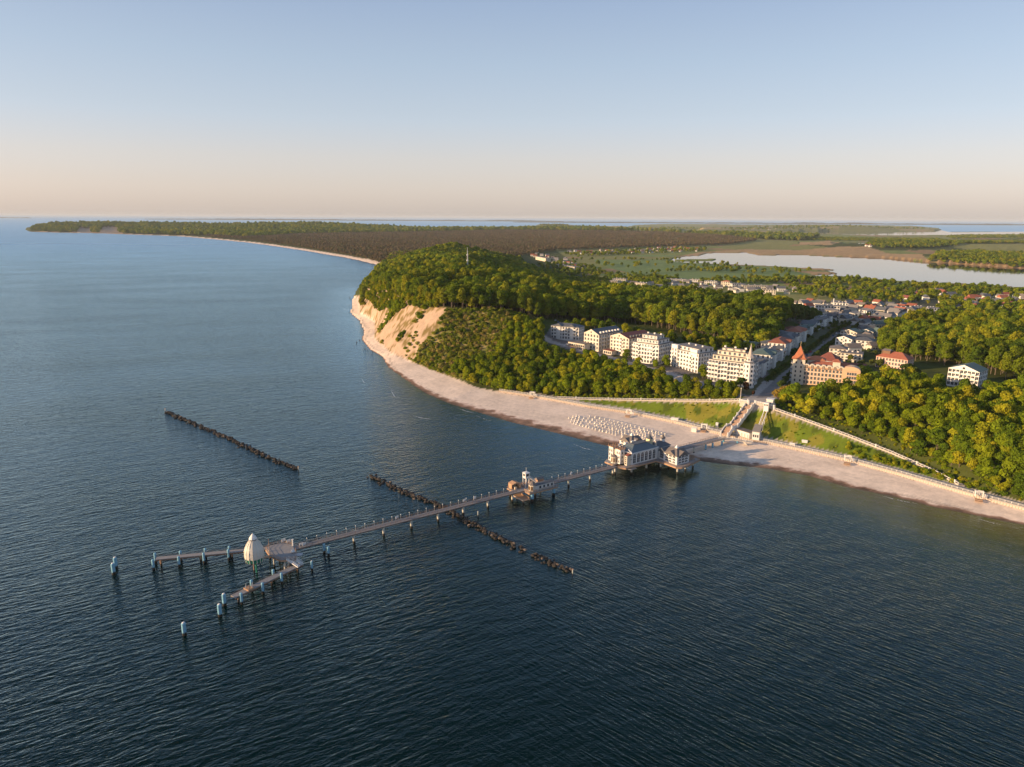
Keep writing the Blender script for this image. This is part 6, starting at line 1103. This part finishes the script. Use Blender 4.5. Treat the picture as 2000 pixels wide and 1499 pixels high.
# ------------------------------------------------------------------ planting
RW = poly3([(1520, 790, 19.5), (1575, 812, 16), (1660, 843, 12), (1745, 875, 8.5), (1825, 910, 5.6), (1900, 942, 5), (2000, 972, 6), (2300, 1040, 6), (2300, 800, 27), (2000, 768, 27), (1930, 770, 26), (1840, 770, 26), (1780, 745, 25), (1700, 750, 25), (1670, 770, 25), (1590, 780, 24), (1540, 776, 23)])
LW = poly3([(885, 733, 4), (930, 750, 4), (985, 763, 4), (1075, 770, 5), (1150, 772, 6), (1230, 773, 9), (1320, 775, 13), (1400, 777, 17.5), (1440, 777, 20), (1452, 776, 20), (1440, 768, 21), (1330, 747, 22), (1250, 724, 23), (1180, 708, 23), (1100, 690, 26), (1062, 672, 30), (1056, 650, 32), (1040, 640, 35), (1000, 640, 38), (960, 690, 22), (900, 715, 9)])
SCR = scrubp
HILL = [p[:2] for p in CREST] + poly3([(1075, 632, 33), (1100, 628, 33), (1150, 632, 32)]) + [Q(1180, 760, 0)[:2], Q(1240, 760, 0)[:2], Q(1330, 720, 0)[:2], Q(1400, 690, 0)[:2], Q(1470, 650, 0)[:2], Q(1500, 660, 0)[:2], Q(1530, 760, 0)[:2], Q(1545, 900, 0)[:2], Q(1480, 1060, 0)[:2], Q(1380, 1180, 0)[:2], Q(1230, 1250, 0)[:2], Q(1160, 1480, 0)[:2], Q(1080, 1640, 0)[:2], Q(1040, 1850, 0)[:2], Q(1010, 2150, 0)[:2], Q(960, 2500, 0)[:2], Q(830, 2700, 0)[:2], Q(760, 2300, 0)[:2], Q(745, 1750, 0)[:2], Q(728, 1500, 0)[:2], Q(712, 1200, 0)[:2], Q(706, 1000, 0)[:2]]
EXCL.append([P(1838, 776, 24), P(1925, 786, 24), P(1935, 745, 24), P(1845, 735, 24)])
RB = poly3([(1722, 690, 25), (1780, 700, 25), (1860, 712, 26), (1960, 740, 27), (2100, 760, 27)]) + [Q(2300, 560, 0)[:2], Q(2350, 760, 0)[:2], Q(2000, 760, 0)[:2], Q(1880, 780, 0)[:2], Q(1790, 800, 0)[:2], Q(1735, 780, 0)[:2], Q(1712, 700, 0)[:2]]
slope_pts = scatter(RW, 4.5, .45, 1.08, seed=1, hz_=(.75, 1.3)) + scatter(LW, 4.3, .4, .95, seed=2, hz_=(.75, 1.3))
rb_pts = scatter(RB, 8.2, .75, 1.05, seed=3)
hill_near = [p for p in scatter(HILL, 8.0, .68, 1.15, seed=4)]
hill_near = [p if p[1] > 1000 or random.random() > .45 else (*p[:3], p[3] * 1.3, p[4] * 1.1) for p in hill_near]
hn = [p for p in hill_near if p[1] < 1150]; hf = [p for p in hill_near if p[1] >= 1150]
# the trees that show largest stand alone, the rest are woods
def showing(p): return 1 / math.hypot(p[0], p[1], 140 - p[2]) * (1 if abs(p[0] / p[1]) < .72 else .1)
def plant(kind, p, label, group, cat='tree', name='broadleaf_tree'):
    v = KIND[kind]; cm, tm = v[random.randrange(len(v))]; t = thing(name, label, cat, (p[0], p[1], p[2]), random.random() * 6.28, group); t.scale = (p[3], p[3], p[4])
    inst('crown', cm, t); inst('trunk', tm, t); return t
slope_pts.sort(key=showing, reverse=True)
LANDMARKS_R = [(P(1545, 790, 20), 'just right of the lift station'), (P(1600, 775, 21), 'below the orange-towered hotel'), (P(1610, 815, 16), 'beside the upper part of the ramp path'), (P(1700, 850, 12), 'beside the middle of the ramp path'), (P(1800, 890, 7), 'beside the lower part of the ramp path'), (P(1900, 940, 5), 'where the ramp path meets the promenade'),
    (P(1980, 960, 5), 'at the right edge above the beach'), (P(1870, 775, 24), 'in front of the white gabled house'), (P(1760, 760, 23), 'in front of the pink house'), (P(1700, 800, 22), 'midway between ramp path and pink house'), (P(1800, 830, 20), 'midway between ramp path and white gabled house'), (P(1960, 800, 25), 'right of the white gabled house'), (P(1930, 880, 14), 'halfway up the slope near the right edge')]
LANDMARKS_L = [(P(920, 745, 5), 'at the foot of the scrub slope'), (P(1000, 745, 8), 'above the leftmost gate frame'), (P(1100, 750, 10), 'below the second hotel'), (P(1200, 755, 12), 'below the third hotel'), (P(1300, 765, 14), 'below the fifth hotel'), (P(1400, 770, 18), 'below the spire hotel'), (P(1020, 680, 30), 'left of the leftmost hotel')]
own = slope_pts[:240]; rest = slope_pts[240:]
for p in own:
    right = p[0] > 160; lm = min(LANDMARKS_R if right else LANDMARKS_L, key=lambda q: math.hypot(q[0][0] - p[0], q[0][1] - p[1])); sz = 'small' if p[4] < .62 else 'medium-sized' if p[4] < .95 else 'tall'
    plant('slope', p, '%s yellow-green tree in the dense wood %s' % (sz, lm[1]), 'trees of the wood right of the stairs' if right else 'trees of the wood below the hotels')
instancer('slope_wood', 'slope', rest, 'dense yellow-green woods on the slopes above the beach')
# tall beeches along the top of the sand cliff
edge = []
for i in range(20):
    t = i / 33 * (len(CREST) - 1.001); k = int(t); f = t - k; a, b = CREST[k], CREST[k + 1]
    edge.append((a[0] * (1 - f) + b[0] * f + random.uniform(-2, 3), a[1] * (1 - f) + b[1] * f + random.uniform(1, 8)))
for x, y in edge[::1]:
    s = random.uniform(.62, 1.0); plant('beech', (x, y, ground(x, y) - .3, s, s * random.uniform(.8, 1.0)), 'tall beech with a bare trunk at the upper edge of the sandy cliff', 'beeches along the cliff edge')
instancer('hill_wood', 'beech', hn, 'dense green beech wood covering the hill behind the cliff and hotels'); instancer('hill_wood', 'beech', rb_pts, 'tall beech wood behind the houses on the right')
instancer('hill_wood', 'wood', hf, 'woods on the far side of the hill')
bush = scatter(SCR, 3.2, .5, 1.25, .9, seed=6)
shb = [p for p in bush if random.random() < .45]; sb_ = set(shb); bush = [p for p in bush if p not in sb_]; instancer('scrub', 'shrub', shb, 'fresh green shrubs among the scrub beside the sandy cliff')
instancer('scrub', 'bush', bush, 'brownish green scrub on the slope right of the sandy cliff')
cs = scatter([p[:2] for p in cliffp], 4.5, .5, 1.2, .5, seed=8); vn = vnoise(np.array([p[0] for p in cs]), np.array([p[1] for p in cs]), 26, 77)
cs = [p for p, q in zip(cs, vn) if q > .8]; instancer('scrub', 'shrub', cs, 'patches of scrub growing on the bare sandy cliff')
gs = scatter(grassp, 2.4, .12, .34, .3, seed=9); gs = [p for p in gs if p[2] > 4.6]
gv = vnoise(np.array([p[0] for p in gs]), np.array([p[1] for p in gs]), 12, 78); gs = [p for p, q in zip(gs, gv) if q > .3]
instancer('undergrowth', 'shrub', gs, 'tufts and low bushes in the grass slope between the two paths')
# the plain: pine heath behind the bay, ridges and tree belts further off
def far_scatter(px_poly, z, spacing, smin, smax, keep=1.0, seed=0): return scatter([P(a, b, z) for a, b in px_poly], spacing, smin, smax, keep, seed)
pine = far_scatter([(748, 516), (730, 510), (700, 503), (640, 492), (560, 479), (480, 469), (400, 463), (420, 461), (600, 459), (800, 457), (1000, 455), (1300, 458), (1420, 464), (1480, 470), (1420, 478), (1330, 481), (1180, 486), (1090, 489), (1020, 500), (960, 510), (800, 530)], 6, 17, .8, 1.15, .92, 20)
instancer('pine_wood', 'pine', pine, 'brownish pine wood on the plain behind the bay beach')
EXCL.append(W([(150, 455.5), (180, 456.5), (177, 452.4), (154, 452.2)])); EXCL.append(W([(190, 457), (236, 458), (230, 452.2), (200, 452)]))
ridge = far_scatter([(62, 452), (120, 453.5), (200, 455), (300, 458), (400, 461), (480, 466), (600, 459), (800, 457), (1000, 455), (1300, 457), (1480, 468), (1560, 470), (1600, 466), (1560, 462), (1440, 461), (1330, 459), (1060, 450.5), (900, 451), (740, 451), (600, 450), (400, 449.5), (200, 448.5), (70, 448)], 5, 34, 1.6, 2.6, .9, 21)
instancer('ridge_wood', 'wood', ridge, 'dark woods on the cape and ridges beyond the pine heath')
isl = far_scatter([(1240, 449), (1300, 446), (1420, 448), (1600, 447), (1700, 448), (1820, 448.5), (1800, 450.5), (1560, 452), (1440, 452), (1380, 449.5), (1260, 450)], 3, 60, 1.0, 2.0, .22, 22) + far_scatter([(1055, 441.5), (1070, 441), (1095, 441), (1110, 442), (1100, 443), (1060, 443)], 3, 50, 1.2, 2.0, .7, 23)
instancer('ridge_wood', 'wood', isl, 'woods and hedges on the distant peninsula')
belts = far_scatter([(1500, 468), (1560, 464), (1640, 466), (1720, 467), (1830, 467.5), (1850, 471), (1720, 471), (1640, 471), (1560, 470)], 3, 20, .5, .95, .8, 24) + far_scatter([(1690, 482), (1730, 472), (1800, 470), (1900, 473), (2000, 476), (2100, 476), (2100, 479), (1960, 479), (1880, 484), (1800, 487), (1720, 487)], 10, 20, .8, 1.3, .85, 25) \
    + far_scatter([(1815, 509), (1830, 497), (1900, 492), (2000, 498), (2200, 506), (2200, 528), (2000, 521), (1880, 514)], 8, 15, .7, 1.1, .9, 26) + far_scatter([(1846, 463.5), (1880, 461), (2000, 460.5), (2200, 460.5), (2200, 466), (2000, 465.5), (1860, 467)], 3, 26, .6, 1.2, .85, 27)
instancer('belt_wood', 'wood', belts, 'tree belts around the inland lakes')
mid = []
for k, (poly, sp_, kp) in enumerate([([(1100, 560), (1160, 545), (1240, 540), (1330, 545), (1300, 560), (1340, 575), (1200, 585), (1120, 590)], 15, .75), ([(1330, 552), (1400, 546), (1500, 543), (1640, 545), (1750, 553), (1740, 560), (1600, 556), (1480, 553), (1400, 560)], 15, .7),
        ([(1050, 520), (1100, 512), (1140, 520), (1200, 535), (1160, 545), (1080, 545)], 18, .55), ([(1100, 496), (1300, 486), (1380, 484), (1380, 490), (1200, 499), (1130, 503)], 22, .5),
        ([(1540, 560), (1700, 560), (1830, 562), (1900, 575), (1860, 600), (1700, 596), (1620, 590), (1560, 585)], 15, .42), ([(1740, 556), (1900, 560), (2000, 568), (2200, 575), (2200, 600), (2000, 590), (1880, 580)], 14, .55),
        ([(1860, 590), (2000, 600), (2200, 610), (2200, 640), (1900, 625), (1830, 615)], 12, .5), ([(1150, 515), (1400, 512), (1480, 519), (1440, 524), (1280, 520), (1200, 524)], 26, .35), ([(1310, 522), (1500, 524), (1590, 530), (1560, 536), (1440, 534), (1340, 530)], 24, .5)]):
    mid += far_scatter(poly, 4, sp_, .45, .95, kp, 30 + k)
hedge = []
for ln in ([(1120, 508), (1210, 507), (1290, 508), (1330, 506)], [(1180, 538), (1260, 534), (1330, 529), (1420, 526)], [(1330, 556), (1450, 548), (1560, 545), (1700, 550), (1800, 557), (1990, 571)], [(1560, 575), (1650, 572), (1760, 578), (1850, 590)], [(1480, 565), (1560, 566), (1620, 560)], [(1180, 495), (1260, 490), (1370, 487)], [(1440, 508), (1520, 512), (1600, 517)]):
    w_ = [P(a, b, 4) for a, b in ln]
    for a, b in zip(w_[:-1], w_[1:]):
        n = int(math.hypot(a[0] - b[0], a[1] - b[1]) / 13)
        for i in range(n):
            if random.random() < .2: continue
            t = i / n; x = a[0] * (1 - t) + b[0] * t + random.uniform(-4, 4); y = a[1] * (1 - t) + b[1] * t + random.uniform(-6, 6); z = ground(x, y)
            if z > .7: s = random.uniform(.35, .8); hedge.append((x, y, z - .2, s, s))
instancer('plain_trees', 'wood', mid + hedge, 'loose woods and hedgerow trees on the plain by the lake')
print('TREES', len(slope_pts), len(rb_pts), len(hn), len(hf), len(bush), len(pine), len(ridge), len(belts), len(mid))

for x, y, sd in street_rows():
    if math.hypot(x - ROAD[0][0], y - ROAD[0][1]) < 38 and sd > 0: continue
    if math.hypot(x - ROAD[0][0], y - ROAD[0][1]) < 26: continue
    s = random.uniform(.42, .55); plant('garden', (x, y, ground(x, y), s, s * 1.2), 'clipped street tree in the %s avenue row, %s' % ('left' if sd > 0 else 'right', 'opposite the peach hotel' if y < 560 else 'among the first villas' if y < 640 else 'midway up the street' if y < 760 else 'near the large dark trees' if y < 900 else 'at its far end'), 'street trees in rows along the avenue', name='street_tree')
# garden and plateau trees between the houses
TOWN = poly3([(1500, 700, 20), (1540, 660, 19), (1600, 625, 13), (1700, 600, 6), (1860, 605, 6), (1760, 640, 14), (1712, 690, 20), (1722, 720, 22), (1700, 742, 21), (1640, 745, 20), (1600, 720, 20)])
rd = [p[:2] for p in ROAD]
tp_ = [p for p in scatter(TOWN, 11.5, .35, .75, .5, seed=60) if seg_dist(rd, np.array([p[0]]), np.array([p[1]]))[0] > 13]
instancer('garden_trees', 'garden', tp_, 'dark green garden trees between the town houses')
HB = poly3([(1090, 645, 30), (1180, 655, 29), (1300, 672, 28), (1420, 690, 26), (1480, 690, 22), (1500, 664, 22), (1400, 668, 28), (1280, 655, 32), (1150, 634, 32)])
instancer('plateau_trees', 'slope', scatter(HB, 8, .5, .9, .75, seed=61), 'green trees between the hotels and the hill wood')
big = [(1556, 640), (1566, 636), (1576, 634), (1586, 634), (1596, 632), (1560, 630), (1572, 627), (1584, 626), (1596, 625), (1552, 648)]
for px, py in big:
    x, y = P(px, py, 14); s = random.uniform(1.5, 1.9); plant('garden', (x, y, ground(x, y), s, s * 1.15), 'large dark tree in the clump over the far end of the left villa row', 'large dark trees at the end of the left row')
for (px, py, z, kind, s, lab) in ((1522, 782, 20, 'ochre', 1.0, 'ochre yellow tree at the corner below the orange tower'), (1538, 776, 21, 'ochre', 1.05, 'ochre tree right below the orange-roofed tower'), (1551, 779, 21, 'ochre', .85, 'smaller ochre tree right of the corner tree'), (1529, 770, 20.5, 'ochre', .8, 'ochre tree beside the street opposite the spire hotel'),
        (1458, 768, 20.5, 'copper', .95, 'dark copper tree in front of the spire hotel corner'), (1446, 762, 21, 'garden', .9, 'round dark green tree in front of the spire hotel'), (1432, 766, 21, 'garden', .8, 'dark green tree left of the copper tree'), (1770, 742, 23, 'garden', 1.2, 'dark tree in front of the pink house'), (1785, 748, 23, 'garden', 1.3, 'dark rounded tree right of the pink house'), (1925, 765, 24, 'ochre', 1.0, 'pale round tree right of the white gabled house'), (1690, 752, 21, 'slope', .9, 'bright green tree at the right end of the peach hotel'), (1470, 775, 20, 'copper', .5, 'small copper shrub by the terrace'),
        (1222, 706, 22, 'slope', .8, 'green tree between the third and fourth hotels'), (1300, 722, 21.5, 'slope', .75, 'green tree between the fourth and fifth hotels'), (1372, 742, 21, 'slope', .8, 'green tree between the fifth hotel and the spire hotel'), (1280, 724, 21, 'slope', .6, 'small green tree at the foot of the fourth hotel'), (1246, 718, 21.5, 'slope', .6, 'small green tree left of the fourth hotel entrance')):
    x, y = P(px, py, z); plant(kind, (x, y, ground(x, y) - .1, s, s), lab, None)

CT = poly3([(716, 572, 30), (712, 556, 36), (745, 556, 46), (800, 572, 50), (850, 588, 50), (872, 597, 50), (850, 606, 46), (806, 598, 44), (768, 592, 44), (740, 580, 38)])
instancer('cliff_top_wood', 'slope', scatter(CT, 4.6, .35, .8, .85, seed=63), 'young trees spilling over the upper edge of the sandy cliff')
for q, (px, py, z, w_, h_) in enumerate([(764, 612, 30, 6, 7), (818, 645, 22, 3, 4), (783, 672, 9, 2, 3), (712, 588, 12, 4, 5), (745, 650, 8, 2, 4)]):
    x, y = P(px, py, z); instancer('cliff_scrub', 'shrub', scatter([(x - w_ * 1.6, y - h_ * 2), (x + w_ * 1.6, y - h_ * 2), (x + w_ * 2.2, y + h_ * 2), (x - w_, y + h_ * 2)], 3.0, .8, 1.5, .9, seed=70 + q), 'green scrub patch on the sandy cliff')

vg = []
for ln_, d1 in ((RPATH, 15), (LPATH, 8)):
    l2 = dens(ln_, 1.6)
    for p in l2:
        for k in range(4):
            a = random.uniform(2.6, d1); x, y = p[0] + random.uniform(-1, 1), p[1] + a; x += (a * .35 if ln_ is RPATH else 0)
            if random.random() < .3 + .5 * a / d1: s = random.uniform(.2, .5) + (.5 * random.random() if a > d1 * .6 else 0); vg.append((x, y, ground(x, y) - .15, s, s * random.uniform(.8, 1.3)))
for p in dens(inland(WALL, 8, 0)[:6], 2):
    if p[0] > 185:
        for k in range(3): x, y = p[0] + random.uniform(-2, 2), p[1] + random.uniform(0, 9); s = random.uniform(.3, .9); vg.append((x, y, ground(x, y) - .15, s, s))
instancer('undergrowth', 'shrub', vg, 'bright green bushes and tall grass at the foot of the woods along the ramp paths')
# stones at the cape and thin foam on the nearshore water
for i in range(20):
    k = random.choice(((692, 568), (688, 585), (686, 596), (684, 612), (694, 675), (702, 668), (716, 683), (728, 690))); x, y = P(k[0] + random.uniform(-9, 3), k[1] + random.uniform(-3, 3), 0)
    o = inst('shore_rock', rock_me[random.randrange(5)], None, (x, y, random.uniform(-.1, .4)), random.uniform(0, 6), random.uniform(.4, 1.0)); tag(o, 'dark stone lying in the shallow water at the cape' if y > 700 else 'dark stone in the water at the foot of the sandy cliff', 'rock', 'stones in the water round the cape')
fm = mat('foam', (.75, .76, .76), .8, .3, 1.5)
mb = MB()
for (x0, y0, x1, y1) in ((806, 812, 843, 819), (893, 797, 925, 806), (930, 812, 960, 822), (706, 738, 712, 748), (1120, 868, 1160, 880), (668, 602, 684, 606), (660, 568, 690, 572), (1720, 968, 1790, 984), (1900, 1010, 1960, 1026), (764, 762, 772, 776)):
    for j in range(26):
        t = j / 26; a = P(x0 + (x1 - x0) * t, y0 + (y1 - y0) * t + 1.6 * math.sin(t * 3.1) + random.uniform(-.5, .5)); b = P(x0 + (x1 - x0) * (t + .045), y0 + (y1 - y0) * (t + .045) + 1.6 * math.sin(t * 3.1)); w = random.uniform(.1, .38) * math.sin(math.pi * min(max(t, .05), .95))
        if random.random() < .3: continue
        mb.add([(a[0], a[1] - w, .06), (b[0], b[1] - w * .6, .06), (b[0], b[1] + w * .8, .07), (a[0], a[1] + w, .07)], [(0, 1, 2, 3)])
fo = mb.build('foam', fm); tag(fo, 'thin broken streaks of white foam on the shallow water', None, None, 'stuff')
